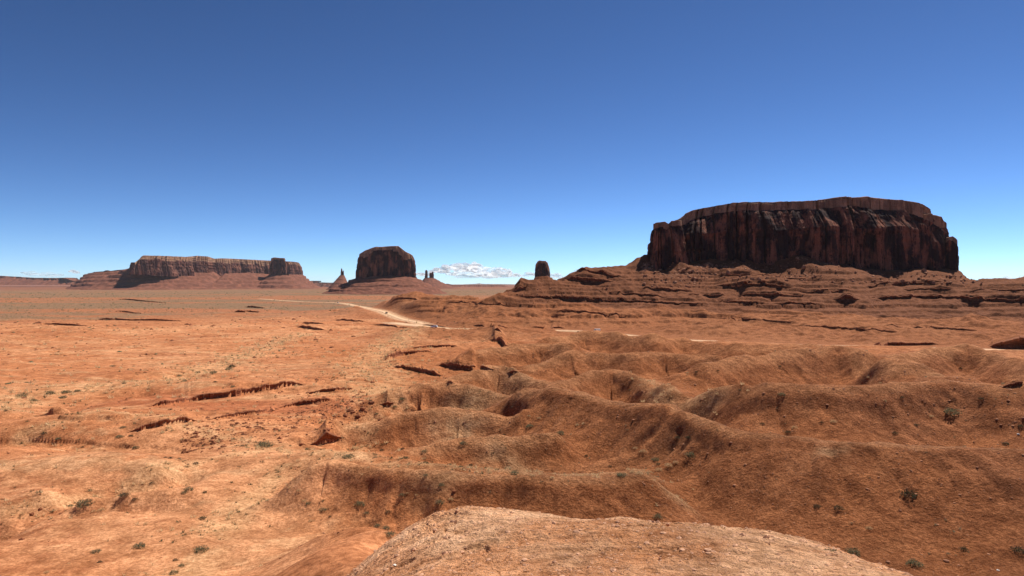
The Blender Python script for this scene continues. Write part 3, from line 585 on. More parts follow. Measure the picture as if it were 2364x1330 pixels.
#@@OBJECTS
# ------------------------------------------------------------------ buttes and mesas
def rowz(y, Y): return (HY - y) / F * Y
def outline(x0, x1, Yf, Yb, n, N, nr=None):
    """plan outline of a butte that spans photo columns x0..x1: positions, outward normals and photo column"""
    ph = np.linspace(0, 2 * np.pi, 6000, endpoint=False) - np.pi / 2
    n = np.where(np.cos(ph) > 0, nr or n, n)
    a = np.sign(np.cos(ph)) * np.abs(np.cos(ph)) ** (2 / n); b = np.sign(np.sin(ph)) * np.abs(np.sin(ph)) ** (2 / n)
    Yc = (Yf + Yb) / 2; hw = (x1 - x0) / 2 / F * Yc
    L = np.concatenate([[0], np.cumsum(np.hypot(np.diff(a * hw), np.diff(b * (Yb - Yf) / 2)))])
    k = np.interp(np.linspace(0, L[-1], N, endpoint=False), L, np.arange(6000)); a = np.interp(k, np.arange(6000), a); b = np.interp(k, np.arange(6000), b)
    return a, b
def plan_ab(a, b, x0, x1, Yf, Yb, tilt):
    Yl = (Yf + Yb) / 2 + b * (Yb - Yf) / 2 + a * tilt; Yc = (Yf + Yb) / 2 + a * tilt
    px = (x0 + x1) / 2 + a * (x1 - x0) / 2
    return (px - CX) / F * Yl, Yl, px, Yc
def normals(X, Y):
    tx, ty = np.roll(X, -1) - np.roll(X, 1), np.roll(Y, -1) - np.roll(Y, 1); l = np.hypot(tx, ty) + 1e-9
    return ty / l, -tx / l
CAPROWS = [(0.015, 0.12), (0.03, 0.2), (0.034, 0.42), (0.07, 0.52), (0.075, 0.72), (0.12, 0.80), (0.125, 0.93), (0.2, 0.97), (0.45, 1.0), (0.8, 1.0), (0.99, 1.0)]
def cliff_mesh(name, x0, x1, Yf, Yb, sky, base, mats, n=3.5, N=300, R=60, tilt=0.0, flute=1.0, lam=(90, 40, 18, 8, 3.6), batter=0.07, rim=0.9, over=0.0, sink=6.0, seed=0, bedding=1.0, bulges=(), saw=0.8, nr=None, lean=0.0):
    a, b = outline(x0, x1, Yf, Yb, n, N, nr); sx, sy = zip(*sky); bx, by = zip(*base)
    X0, Y0, px, Yc = plan_ab(a, b, x0, x1, Yf, Yb, tilt); nx, ny = normals(X0, Y0)
    zt = rowz(np.interp(px, sx, sy), np.minimum(Yc, Y0)); zb = rowz(np.interp(px, bx, by), np.minimum(Yc, Y0)) - sink
    PER = float(np.hypot(X0 - np.roll(X0, 1), Y0 - np.roll(Y0, 1)).sum()); zr = zb + (zt - zb) * (0.03 * np.floor(2.5 * pn(X0 / lam[1], Y0 / lam[1], seed + 33)) * ss(1, 0.8, np.abs(a)) * (1 - rim) / 0.06 + rim + (0.97 - rim) * ss(0.8, 1.0, np.abs(a))); rows = []
    def disp(z, t):
        d = 0
        for i, l in enumerate(lam):
            q = pn(X0 / l + z * 0.035 / l, Y0 / l + z * 0.09 / l, seed + i); am = l * (0.20 if i < 2 else 0.24)
            d = d + am * (1.1 * q if i == 0 else (0.3 - np.abs(q) * 1.5) if i % 2 else q * 0.9 + 0.15 * np.sign(q + 0.1))
        d = d * flute; sl = np.arange(N) / N * PER
        for i, (l, am) in enumerate(((lam[0] * 0.8, 0.16), (lam[1] * 0.8, 0.26), (lam[2] * 0.8, 0.3))):
            phs = sl / l + 0.9 * pn(sl / l * 0.6, z / l * 0.12 + i * 4, seed + 80 + i) + 0.10 * pn(sl / l * 3, z / l * 0.8, seed + 85 + i); fr = phs - np.floor(phs); cell = np.floor(phs)
            hgt = 0.55 + 0.9 * pn(cell * 3.7, cell * 1.3, seed + 88); g = np.clip(0.5 + 1.6 * pn(cell * 1.7 + 0.3, cell * 2.9, seed + 90 + i), 0, 1) * ss(hgt + 0.12, hgt, t) 
            d = d + saw * l * am * g * (np.where(fr < 0.82, fr / 0.82, (1 - fr) / 0.18) - 0.3)
        d = d - lam[3] * 0.9 * ss(0.05, 0.0, np.abs(pn(X0 / lam[1] * 1.6, Y0 / lam[1] * 1.6 + z * 0.01 / lam[1], seed + 60)))
        l = lam[2]; d = d + bedding * lam[3] * 0.10 * (np.floor(3 * pn(z / l * 3 + np.zeros(N), X0 / l / 8, seed + 30)) * 0.5)
        d = d + bedding * lam[3] * 0.14 * fbm(X0 / lam[3] + 3, z / lam[3] * 1.4 + Y0 / lam[3], 3, seed + 20)
        d = d - over * np.sin(np.pi * np.clip(t / 0.9, 0, 1)) ** 0.7 * ss(0.95, 0.6, np.abs(a)) * (b < 0) * (0.7 + 0.9 * pn(X0 / 70, Y0 / 70, seed + 9))
        if lean: d = d - lean * (zr - zb) * np.clip(t - 0.70 - 0.16 * pn(X0 / lam[0], Y0 / lam[0], seed + 40), 0, 1) * ss(-0.35, 0.15, pn(X0 / lam[0] / 1.2, Y0 / lam[0] / 1.2 + 4, seed + 41) + 0.5 * ss(0.35, 0.8, np.abs(a))) * ss(1.0, 0.8, np.abs(a))
        for (bx_, bw, t0, t1, am) in bulges:
            d = d + am * ss(1, 0.3, np.abs(px - bx_) / bw) * ss(t0, t0 + 0.06, t) * ss(t1, t1 - 0.06, t) * (b < 0.2)
        return d
    for t in np.linspace(0, 1, R):
        z = zb + (zr - zb) * t; d = disp(z, t); off = np.percentile(d[b < 0.6], 72) if t == 0 else off; d = d - off - batter * (z - zb) - ss(0.94, 1.0, t) * 0.02 * (zr - zb)
        rows.append(np.column_stack([X0 + nx * d, Y0 + ny * d, z + (0 if t < 1 else 0.012 * (zr - zb) * np.floor(3 * pn(X0 / lam[2], Y0 / lam[2], seed + 3)) * 0.6)]))
    cl = np.concatenate(rows); top = rows[-1]
    me = mesh_np(name, cl, grid_faces(R, N, True), mats[0])
    cap = [top - [0, 0, 0.004 * (zr - zb).mean()]]; mx, my = (x0 + x1) / 2, 0
    cxw = (mx - CX) / F * (Yf + Yb) / 2; cyw = (Yf + Yb) / 2; S_ = min(1.0, 0.5 * (Yb - Yf) / ((x1 - x0) / F * cyw) + 0.35)
    Tx, Ty, _, _ = plan_ab(a * 0.62, b * 0.0, x0, x1, Yf, Yb, tilt); rimz = top[:, 2]
    for (ins, f) in CAPROWS:
        w = (0.035 * pn(X0 / lam[1], Y0 / lam[1], seed + 50 + int(ins * 100) // 4) + 0.02 * np.floor(3 * pn(X0 / lam[3], Y0 / lam[3], seed + 55)) * 0.5) * min(1, ins * 12)
        k = np.clip(ins * (0.55 if ins < 0.5 else 1.0) + w, 0, 1)
        X, Y = top[:, 0] + (Tx - top[:, 0]) * k, top[:, 1] + (Ty - top[:, 1]) * k; Yk = Y if tilt == 0 else (Yf + Yb) / 2 + a * tilt * (1 - 0.38 * k); Yk = np.full(N, (Yf + Yb) / 2.0) + a * tilt
        zc = rowz(np.interp(CX + F * X / np.maximum(Y, 1), sx, sy), Yk); zc = np.maximum(zc, rimz) if f > 0.9 else zc
        cap.append(np.column_stack([X, Y, rimz + (zc - rimz) * f + 0.010 * (zt - zb).mean() * pn(X / lam[2], Y / lam[2], seed + 70) * (1 if ins < 0.9 else 0)]))
    mc = mesh_np("cap", np.concatenate(cap), grid_faces(len(cap), N, True), mats[1], smooth=False)
    return me, mc
def talus_mesh(name, inner, zin, outer, zfoot, mat, N=300, R=46, levels=(0.18, 0.42, 0.7), gully=1.0, lam=60, seed=0, tilt=0.0, power=1.25, rag=1.0):
    """skirt of broken rock from under the cliff down to the plain; hard beds stand out as level steps"""
    a, b = outline(*inner, 3.0, N); Xi, Yi, px, Yc = plan_ab(a, b, *inner, tilt); bx, by = zip(*zin); zi = rowz(np.interp(px, bx, by), Yc) + (Yc * 0.0012)
    ao, bo = outline(*outer, 2.4, N); Xo, Yo, pxo, _ = plan_ab(a * 0.5 + ao * 0.5, b * 0.5 + bo * 0.5, *outer, tilt)
    rows = []; H = zi - zfoot
    for o in np.linspace(0, 1, R):
        X, Y = Xi + (Xo - Xi) * o, Yi + (Yo - Yi) * o
        g = (np.abs(pn(X / lam + 3, Y / lam, seed)) * 1.5 - 0.3) * lam * 0.10 * gully * math.sin(math.pi * min(1, o * 1.05)) ** 0.6 + lam * 0.05 * pn(X / lam * 3.1, Y / lam * 3.1, seed + 1)
        h = (1 - o) ** power
        for k, lv in enumerate(levels):
            m = np.clip(0.55 + 1.3 * pn(X / lam / 4 + k * 9, Y / lam / 4, seed + 5 + k), 0, 1) * rag
            u = (h - lv) + 0.02 * pn(X / lam, Y / lam, seed + 15 + k); h = h + 0.085 * m * (ss(-0.005, 0.005, u) - 0.5) * ss(0.16, 0.0, np.abs(u)) * 2
        z = zfoot + H * h - g * (0.5 if o > 0.97 else 1); rows.append(np.column_stack([X, Y, z - (6 if o == 1 else 0)]))
    return mesh_np(name, np.concatenate(rows), grid_faces(R, N, True)[:, ::-1], mat)
def place(root, me, name, label=None):
    o = obj(name, me); o.parent = root
    if label: o['label'] = label
    return o
def recentre(root, meshes):
    L = np.array(root.location)
    for me in meshes:
        n = len(me.vertices); co = np.empty(n * 3, np.float32); me.vertices.foreach_get("co", co); me.vertices.foreach_set("co", (co.reshape(-1, 3) - L).astype(np.float32).ravel()); me.update()
def butte(name, label, cat, pieces, talus=None, group=None):
    me0 = pieces[0][1]; n = len(me0.vertices); co = np.empty(n * 3, np.float32); me0.vertices.foreach_get("co", co); c = co.reshape(-1, 3)
    root = thing(name, label, cat, (float(c[:, 0].mean()), float(c[:, 1].mean()), float(c[:, 2].min())), 0, group)
    allp = list(pieces) + ([("talus_slope", talus, None)] if talus else [])
    recentre(root, [p[1] for p in allp])
    for (nm, me, lb) in allp: place(root, me, nm, lb)
    return root

# the great mesa on the right
SKY = [(1490, 530), (1495, 524), (1500, 518), (1520, 518), (1535, 516), (1560, 514), (1573, 511), (1582, 500), (1600, 491), (1640, 483), (1700, 478), (1800, 473), (1880, 470), (1920, 464), (1960, 460), (2000, 458), (2050, 464), (2090, 466), (2130, 472), (2150, 484), (2160, 497), (2175, 503), (2183, 511), (2197, 519)]
BASE = [(1485, 606), (1560, 618), (1640, 627), (1700, 624), (1760, 632), (1800, 627), (1850, 618), (1900, 634), (2000, 645), (2040, 644), (2080, 631), (2130, 624), (2215, 636)]
cl0, cp0 = cliff_mesh("buttress", 1493, 1584, 908, 990, [(1490, 530), (1495, 523), (1500, 517), (1520, 517), (1535, 515), (1543, 520), (1550, 513), (1573, 512), (1584, 518)], [(1485, 607), (1560, 619), (1590, 622)], (M_CLIFF, M_CAP), n=3.4, N=420, R=100, flute=0.8, lam=(50, 26, 13, 6, 3), batter=0.10, rim=0.94, sink=9, seed=12, saw=0.8, lean=0.3)
cl3, cp3 = cliff_mesh("buttress", 2100, 2199, 975, 1060, [(2100, 500), (2150, 497), (2174, 502), (2176, 510), (2192, 516), (2200, 522)], [(2100, 630), (2215, 637)], (M_CLIFF, M_CAP), n=2.6, N=420, R=100, flute=0.9, lam=(45, 24, 12, 6, 3), batter=0.10, rim=0.93, sink=9, seed=15, saw=0.9, lean=0.5)
cl, cp = cliff_mesh("cliff", 1534, 2164, 925, 1085, SKY, BASE, (M_CLIFF, M_CAP), n=3.6, nr=3.0, N=1500, R=130, flute=1.25, lam=(85, 40, 17, 7.5, 3.2), batter=0.05, rim=0.962, lean=0.95, over=5.0, sink=9, seed=3,
    bulges=[(1525, 34, -0.1, 0.98, 13), (1610, 26, 0.42, 0.97, 7), (1780, 16, 0.72, 0.92, 5), (2030, 22, 0.6, 0.95, 7), (2010, 9, 0.48, 0.75, 4), (2165, 40, -0.1, 0.9, 6)])
cl2, cp2 = cliff_mesh("pinnacle", 2178, 2214, 985, 1030, [(2175, 560), (2185, 550), (2200, 547), (2212, 556), (2216, 575)], [(2175, 634), (2215, 637)], (M_CLIFF, M_CAP), n=2.6, N=260, R=70, flute=0.7, lam=(30, 14, 7, 4, 2), batter=0.0, rim=0.95, sink=9, seed=8)
butte("sandstone_mesa", "great dark flat-topped mesa with a sheer shadowed cliff, widest of all", "mesa", [("cliff", cl, None), ("cap_rock", cp, None), ("buttress", cl0, None), ("buttress_cap", cp0, None), ("buttress", cl3, None), ("buttress_cap", cp3, None), ("pinnacle", cl2, None), ("pinnacle_cap", cp2, None)])

# block butte left of centre
SK = [(822, 590), (828, 586), (832, 585), (843, 580), (860, 574), (868, 572), (885, 571.5), (905, 570.5), (920, 570), (925, 574), (937, 583), (947, 587), (952, 590), (960, 600)]
BS = [(820, 643), (840, 641), (860, 638), (880, 640), (892, 637), (925, 642), (945, 638), (962, 641)]
cl, cp = cliff_mesh("cliff", 821, 960, 2960, 3200, SK, BS, (M_CLIFF, M_CAP), n=3.6, nr=2.6, N=800, R=80, flute=1.1, lam=(110, 55, 26, 13, 6), batter=0.05, lean=0.0, rim=0.88, over=0, sink=20, seed=21)
tl = talus_mesh("talus", (828, 953, 2970, 3190), [(820, 642), (890, 639), (962, 641)], (742, 1034, 2720, 3480), -44, M_TALUS, N=560, R=90, lam=60, seed=4, power=1.02, levels=(0.2, 0.45, 0.72))
butte("sandstone_butte", "squat block-shaped butte with dark fluted walls on a red rubble cone, left of centre", "butte", [("cliff", cl, None), ("cap_rock", cp, None)], tl)

# long mesa far left
SK = [(293, 606), (298, 605), (305, 604), (311, 610), (315, 605), (321, 606), (325, 596), (331, 592.5), (380, 594), (430, 596), (455, 593.5), (480, 595), (495, 600), (512, 599), (560, 601), (620, 604), (680, 606), (690, 607), (703, 616)]
BS = [(293, 621), (330, 622), (400, 627), (460, 629), (495, 629), (512, 640), (520, 634), (580, 633), (620, 636), (703, 637)]
cl, cp = cliff_mesh("cliff", 298, 700, 5780, 6500, SK, BS, (M_FAR, M_CAP), n=5, N=1100, R=50, flute=0.7, lam=(200, 100, 52, 26, 13), batter=0.12, rim=0.88, sink=40, seed=31, tilt=900)
t1, c1 = cliff_mesh("tower", 620, 663, 6050, 6180, [(618, 607), (627, 596), (634, 594.5), (646, 596), (657, 596), (662, 601)], [(620, 637), (663, 637)], (M_CLIFF, M_CAP), n=3, N=260, R=40, flute=0.8, lam=(120, 60, 30, 15, 8), batter=0.06, rim=0.95, sink=30, seed=33)
t2, c2 = cliff_mesh("spire", 663.5, 667.5, 6080, 6110, [(663, 603), (665, 601.5), (668, 603)], [(660, 637), (670, 637)], (M_CLIFF, M_CAP), n=2, N=40, R=20, flute=0.3, lam=(40, 20, 10, 6, 4), batter=0.02, rim=0.96, sink=30, seed=34)
tl = talus_mesh("talus", (300, 700, 5820, 6480), BS, (150, 742, 5150, 7700), -44, M_TALUS, N=700, R=60, lam=130, seed=6, tilt=700, levels=(0.2, 0.4, 0.6, 0.8))
tl2 = talus_mesh("talus", (622, 662, 6060, 6170), [(620, 636), (663, 636)], (560, 728, 5550, 6500), -46, M_TALUS, N=240, R=46, lam=90, seed=8)
butte("sandstone_mesa", "long low mesa on the far left horizon with pinkish walls and notched left end", "mesa", [("cliff", cl, None), ("cap_rock", cp, None)], tl)
butte("sandstone_butte", "dark tower butte with a thin spire, before the long mesa", "butte", [("cliff", t1, None), ("cap_rock", c1, None), ("spire", t2, None)], tl2)
# stepped shoulder left of it
cl, cp = cliff_mesh("ridge", 186, 330, 6100, 6500, [(184, 637), (200, 633), (203, 631), (214, 630), (218, 628), (240, 627), (243, 625), (249, 624.5), (256, 626), (270, 624), (296, 622), (330, 622)], [(186, 645), (330, 640)], (M_FAR, M_FAR), n=3, N=360, R=24, flute=0.6, lam=(150, 80, 40, 20, 10), batter=0.5, rim=0.9, sink=60, seed=36)
tl = talus_mesh("talus", (196, 330, 6150, 6500), [(186, 637), (214, 633), (250, 630), (330, 628)], (150, 420, 5250, 7200), -44, M_TALUS, N=320, R=46, lam=110, seed=9, levels=(0.2, 0.45, 0.7, 0.88))
butte("stepped_ridge", "stepped purple-red ridge falling away left of the long mesa", "ridge", [("ledges", cl, None), ("cap_rock", cp, None)], tl)

# thin spires and the single thumb
def spire_butte(label, towers, inner, base, outer, seed, name="spire_butte", mat=None, foot=-44, power=1.15):
    ps = []
    for i, (x0, x1, Yf, Yb, sk, bs, n, lam) in enumerate(towers):
        c, k = cliff_mesh("tower", x0, x1, Yf, Yb, sk, bs, (mat or M_FAR, M_CAP), n=n, N=200, R=60, flute=0.75, lam=lam, batter=0.03, rim=0.93, sink=(Yf * 0.006), seed=seed + i)
        ps += [("tower", c, None), ("cap_rock", k, None)]
    tl = talus_mesh("talus", inner, base, outer, foot, M_TALUS, N=240, R=46, lam=(outer[1] - outer[0]) / F * outer[2] * 0.14, seed=seed, power=power, rag=0.25, gully=0.7)
    return butte(name, label, "butte", ps, tl)
L5 = (70, 34, 16, 8, 4)
spire_butte("thin needle-topped butte on a red cone left of the block-shaped butte",
    [(785.5, 792, 4980, 5010, [(785, 628), (787, 622), (788.5, 619), (790, 621), (792, 627)], [(783, 640), (796, 640)], 2.2, L5), (790.5, 794.5, 4982, 5006, [(790, 627), (793, 624.5), (795, 626)], [(783, 640), (796, 640)], 2.4, L5)],
    (785, 795, 4970, 5020), [(780, 637.5), (800, 637.5)], (752, 812, 4700, 5400), 41)
spire_butte("pair of far square pillars on a red cone right of the block-shaped butte",
    [(981.5, 988, 6490, 6520, [(981, 624), (984, 623.5), (988, 624)], [(980, 645), (1003, 645)], 4, L5), (990.5, 1002, 6480, 6525, [(990, 630), (993, 629), (996, 630), (998, 627.5), (1001, 628), (1002, 631)], [(980, 645), (1003, 645)], 4, L5)],
    (980, 1004, 6470, 6540), [(975, 644), (990, 643), (1005, 645)], (950, 1062, 6050, 7300), 45, "twin_pillar_butte", None, -42, 1.6)
spire_butte("solitary thumb-shaped butte with a knobbly top behind the left end of the red bench",
    [(1234, 1270, 2480, 2560, [(1232, 618), (1237, 610), (1241, 604), (1258, 604), (1264, 606), (1268, 618), (1271, 630)], [(1233, 648), (1271, 648)], 3.2, (60, 30, 14, 7, 3.5)),
     (1241, 1263, 2500, 2540, [(1240, 603), (1246, 601.5), (1252, 602.5), (1261, 602.5), (1264, 605)], [(1240, 612), (1264, 612)], 2.6, (30, 16, 8, 4, 2))],
    (1236, 1268, 2490, 2550), [(1230, 648), (1250, 644), (1272, 648)], (1180, 1330, 2300, 2800), 51, "thumb_butte", M_CLIFF, -40, 1.2)

# far low country
def far_mesa(name, label, x0, x1, Y, sky, foot, mat, seed):
    c, k = cliff_mesh("cliff", x0, x1, Y, Y * 1.12, sky, [(x0, foot), (x1, foot)], (mat, mat), n=6, N=500, R=14, flute=1.0, lam=(Y * .03, Y * .014, Y * .007, Y * .004, Y * .002), batter=2.6, rim=0.85, sink=Y * 0.002, seed=seed)
    return butte(name, label, "mesa", [("cliff", c, None), ("cap_rock", k, None)])
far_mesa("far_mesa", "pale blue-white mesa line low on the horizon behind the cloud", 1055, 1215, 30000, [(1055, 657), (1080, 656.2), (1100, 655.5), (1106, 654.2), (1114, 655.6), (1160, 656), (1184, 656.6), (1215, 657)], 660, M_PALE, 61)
far_mesa("far_mesa", "low dark red rim along the horizon at the far left edge", -260, 205, 9000, [(-260, 636), (-60, 637), (10, 637.5), (27, 638.8), (48, 639.5), (52, 641.5), (105, 642), (110, 642.6), (160, 641.6), (205, 643)], 655, M_TALUS, 63)
far_mesa("far_mesa", "low purple rim on the horizon between the long mesa and the needle butte", 690, 800, 8800, [(690, 648), (720, 649), (740, 652), (770, 653), (800, 655)], 660, M_FAR, 65)
far_mesa("far_mesa", "low red shelf on the plain right of the twin pillars", 1000, 1180, 9500, [(1000, 655), (1040, 657), (1060, 658), (1120, 658.4), (1180, 658)], 662, M_TALUS, 66)

# ------------------------------------------------------------------ the ledges' rock faces
def ledge(L):
    """the broken rock face of a hard bed, with loose joints and an overhanging lip"""
    X, Y, s, hh, hm, seed, over = L.X, L.Y, L.s, L.h, L.hm, L.seed, L.over; fx, fy = -np.sin(L.th), -np.cos(L.th)
    Zg = height(X + fx * hh * 0.4, Y + fy * hh * 0.4)
    jn = np.floor(2.6 * pn(s / (hm * 0.8), np.zeros_like(s), seed)) * 0.45 + pn(s / (hm * 3.1), np.zeros_like(s) + 5, seed) * 0.9
    rows = []; prof = [(0.3, -0.6), (0.25, 0.02), (0.05, 0.28), (0.08 + over * 0.3, 0.5), (0.02 + over * 0.5, 0.6), (over, 0.75), (over * 1.1, 0.95), (over * 0.8, 1.02), (-0.5, 1.03), (-1.4, 0.7)]
    for i, (dx, dz) in enumerate(prof):
        jag = (jn * (0.55 if 0 < i < 8 else 0.15) + (0.16 * pn(s / (hm * 0.45), np.full_like(s, i * 1.7), seed + 2) if 0 < i < 9 else 0)); jag = np.clip(jag, -0.25, 0.9)
        dzz = dz + (0.10 * np.floor(2 * pn(s / (hm * 0.9), np.zeros_like(s) + 14, seed)) if 4 < i < 9 else 0)
        rows.append(np.column_stack([X + fx * hh * (dx + jag), Y + fy * hh * (dx + jag), Zg + hh * dzz]))
    co = np.concatenate(rows); c = co.mean(0); me = mesh_np("rock_ledge", co - c, grid_faces(len(prof), len(s)), L.mat or M_LEDGE, smooth=False)
    return tag(obj("rock_ledge", me, None, tuple(c)), L.label, "rock ledge", L.group)
for L in LEDGES: ledge(L)

# ------------------------------------------------------------------ boulders fallen from the great mesa
def rock_mesh(name, seed, mat, sub=2, flat=0.8):
    bm = bmesh.new(); bmesh.ops.create_icosphere(bm, subdivisions=sub, radius=1.0); rg = random.Random(seed)
    planes = [(Vector((rg.uniform(-1, 1), rg.uniform(-1, 1), rg.uniform(-1, 1))).normalized(), rg.uniform(0.5, 0.85)) for _ in range(9)]
    for v in bm.verts:
        for (n, d) in planes:
            k = v.co.dot(n)
            if k > d: v.co -= n * (k - d)
        v.co *= 1 + 0.14 * mnoise.noise(v.co * 2.2 + Vector((seed * 3.1, 0, 0))); v.co.z *= flat
    me = bpy.data.meshes.new(name); bm.to_mesh(me); bm.free(); me.materials.append(mat); return me
ROCKS = [rock_mesh("boulder", k, M_BOULDER, 2, 0.7 + 0.08 * k) for k in range(5)]
ZONES = [("angular red boulder in the rubble heap under the left end of the great mesa", "boulders under the left end of the great mesa", 78, (1482, 1610), (618, 664), (2.5, 8)),
         ("blocky boulder in the rubble strip under the dark face's left half", "boulders under the left half of the dark face", 40, (1600, 1760), (630, 652), (2.2, 7)),
         ("pale boulder in the pile at the foot of the middle of the dark face", "boulders under the middle of the dark face", 34, (1760, 1900), (626, 648), (2.2, 7)),
         ("boulder in the thin rubble line under the dark face's right half", "boulders under the right half of the dark face", 34, (1900, 2080), (646, 656), (2, 6)),
         ("boulder on the rubble slope beneath the right end of the great mesa", "boulders under the right end of the great mesa", 60, (2070, 2250), (634, 656), (2.2, 8)),
         ("small block scattered below the rim ledges at the left end of the bench", "blocks on the left end of the bench", 40, (1200, 1420), (664, 690), (1.8, 4.5))]
for (lb, grp, n, xr, yr, sz) in ZONES:
    rg = random.Random(len(lb))
    for k in range(n):
        x = rg.uniform(*xr); y = rg.uniform(*yr); p = hit(x, y)
        if p.y > 1150 or p.y < 500: continue
        w = 1.3 * (sz[0] + (sz[1] - sz[0]) * rg.random() ** 2.2); s = w / 2 / F * p.y
        o = obj("boulder", rg.choice(ROCKS), None, (p.x, p.y, p.z + s * 0.25)); o.scale = (s * rg.uniform(.8, 1.25), s * rg.uniform(.8, 1.2), s * rg.uniform(.7, 1.1)); o.rotation_euler = (rg.uniform(-.4, .4), rg.uniform(-.4, .4), rg.uniform(0, 6.3))
        tag(o, lb, "boulder", grp)
for (x, y, w, lb) in [(1450 + 230, 634, 15, "biggest round boulder propped against the dark face's foot, left of its middle"), (1855, 620, 13, "large leaning slab at the foot of the middle of the dark face"), (2133, 628, 12, "upright boulder at the foot of the right end of the great mesa"),
                      (2247, 652, 8, "larger of two boulders on the skyline right of the great mesa"), (2266, 656, 6, "smaller rounded boulder on the skyline right of the great mesa")]:
    p = hit(x, y); s = w / 2 / F * min(p.y, 935); o = obj("boulder", ROCKS[2], None, (p.x, p.y, p.z + s * 0.4)); o.scale = (s, s, s * 1.1); o.rotation_euler = (0.2, 0.3, x); tag(o, lb, "boulder", "boulders under the great mesa")
p = hit(910, 1309); o = obj("pale_stone", rock_mesh("pale_stone", 9, M_WHITE_STONE), None, (p.x, p.y, p.z + 0.01)); s = 5.5 / F * p.y; o.scale = (s, s * .8, s * .7); tag(o, "small white stone lying on the tan knoll in front", "stone")
for (x, y, w, lb) in [(2189, 1298, 16, "flat dark slab of rock lying at the bottom right of the big red slope"), (2307, 1319, 9, "bright pale stone at the bottom right corner"), (2052, 1300, 13, "thin pale-topped slab half buried beside the knoll's right edge"), (2352, 1004, 9, "bright pale stone near the right edge on the middle hill"), (1488, 1119, 7, "pale stone on the red dome below the sage patch")]:
    p = hit(x, y); s = w / 2 / F * p.y; o = obj("stone", ROCKS[1] if "dark" in lb else rock_mesh("stone", int(x), M_WHITE_STONE if "bright" in lb else M_BOULDER), None, (p.x, p.y, p.z + s * .2)); o.scale = (s, s * .8, s * .55); o.rotation_euler = (0, .1, x); tag(o, lb, "stone")

# ------------------------------------------------------------------ sage and straw bushes
def bush_mesh(name, seed, mats, spread=1.0, leaves=420, tall=0.75):
    rg = np.random.default_rng(seed); co = []; fc = []; mi = []
    for k in range(34):                                       # stems
        az = rg.uniform(0, 6.283); el = rg.uniform(0.35, 1.5); l = rg.uniform(0.55, 0.95)
        d = np.array([math.cos(az) * math.cos(el) * spread, math.sin(az) * math.cos(el) * spread, math.sin(el) * tall]) * l
        sd = np.array([-math.sin(az), math.cos(az), 0]) * 0.012; b = len(co)
        co += [-sd + [0, 0, -.05], sd + [0, 0, -.05], d + sd * .3, d - sd * .3]; fc.append((b, b + 1, b + 2, b + 3)); mi.append(len(mats) - 1)
    for k in range(leaves):
        az = rg.uniform(0, 6.283); el = math.asin(rg.uniform(0.0, 1.0)); l = rg.uniform(0.45, 1.0) * (1 + 0.25 * math.sin(az * 3 + seed) * math.cos(el))
        c = np.array([math.cos(az) * math.cos(el) * spread, math.sin(az) * math.cos(el) * spread, 0.06 + math.sin(el) * tall]) * l
        up = c / (np.linalg.norm(c) + 1e-6) + rg.normal(0, .45, 3); up /= np.linalg.norm(up); side = np.cross(up, rg.normal(0, 1, 3)); side /= np.linalg.norm(side) + 1e-9
        L = rg.uniform(.09, .2); w = rg.uniform(.022, .05); b = len(co)
        co += [c - side * w, c + side * w, c + up * L + side * w * .4, c + up * L - side * w * .4]; fc.append((b, b + 1, b + 2, b + 3)); mi.append(int(rg.integers(0, len(mats) - 1)))
    return mesh_np(name, np.array(co), fc, mats, smooth=False, mi=mi)
SAGE = [bush_mesh("sagebrush", 100 + k, M_SAGE + [M_TWIG], 1.0, 460, (0.75, 0.6, 0.9)[k % 3]) for k in range(5)]
STRAW = [bush_mesh("dry_grass_clump", 200 + k, M_STRAW + [M_TWIG], 0.9, 300, 0.75) for k in range(3)]
DARK = [bush_mesh("dark_shrub", 300 + k, [M_SAGE[2], M_TWIG, M_TWIG], 0.95, 420, 0.7) for k in range(2)]
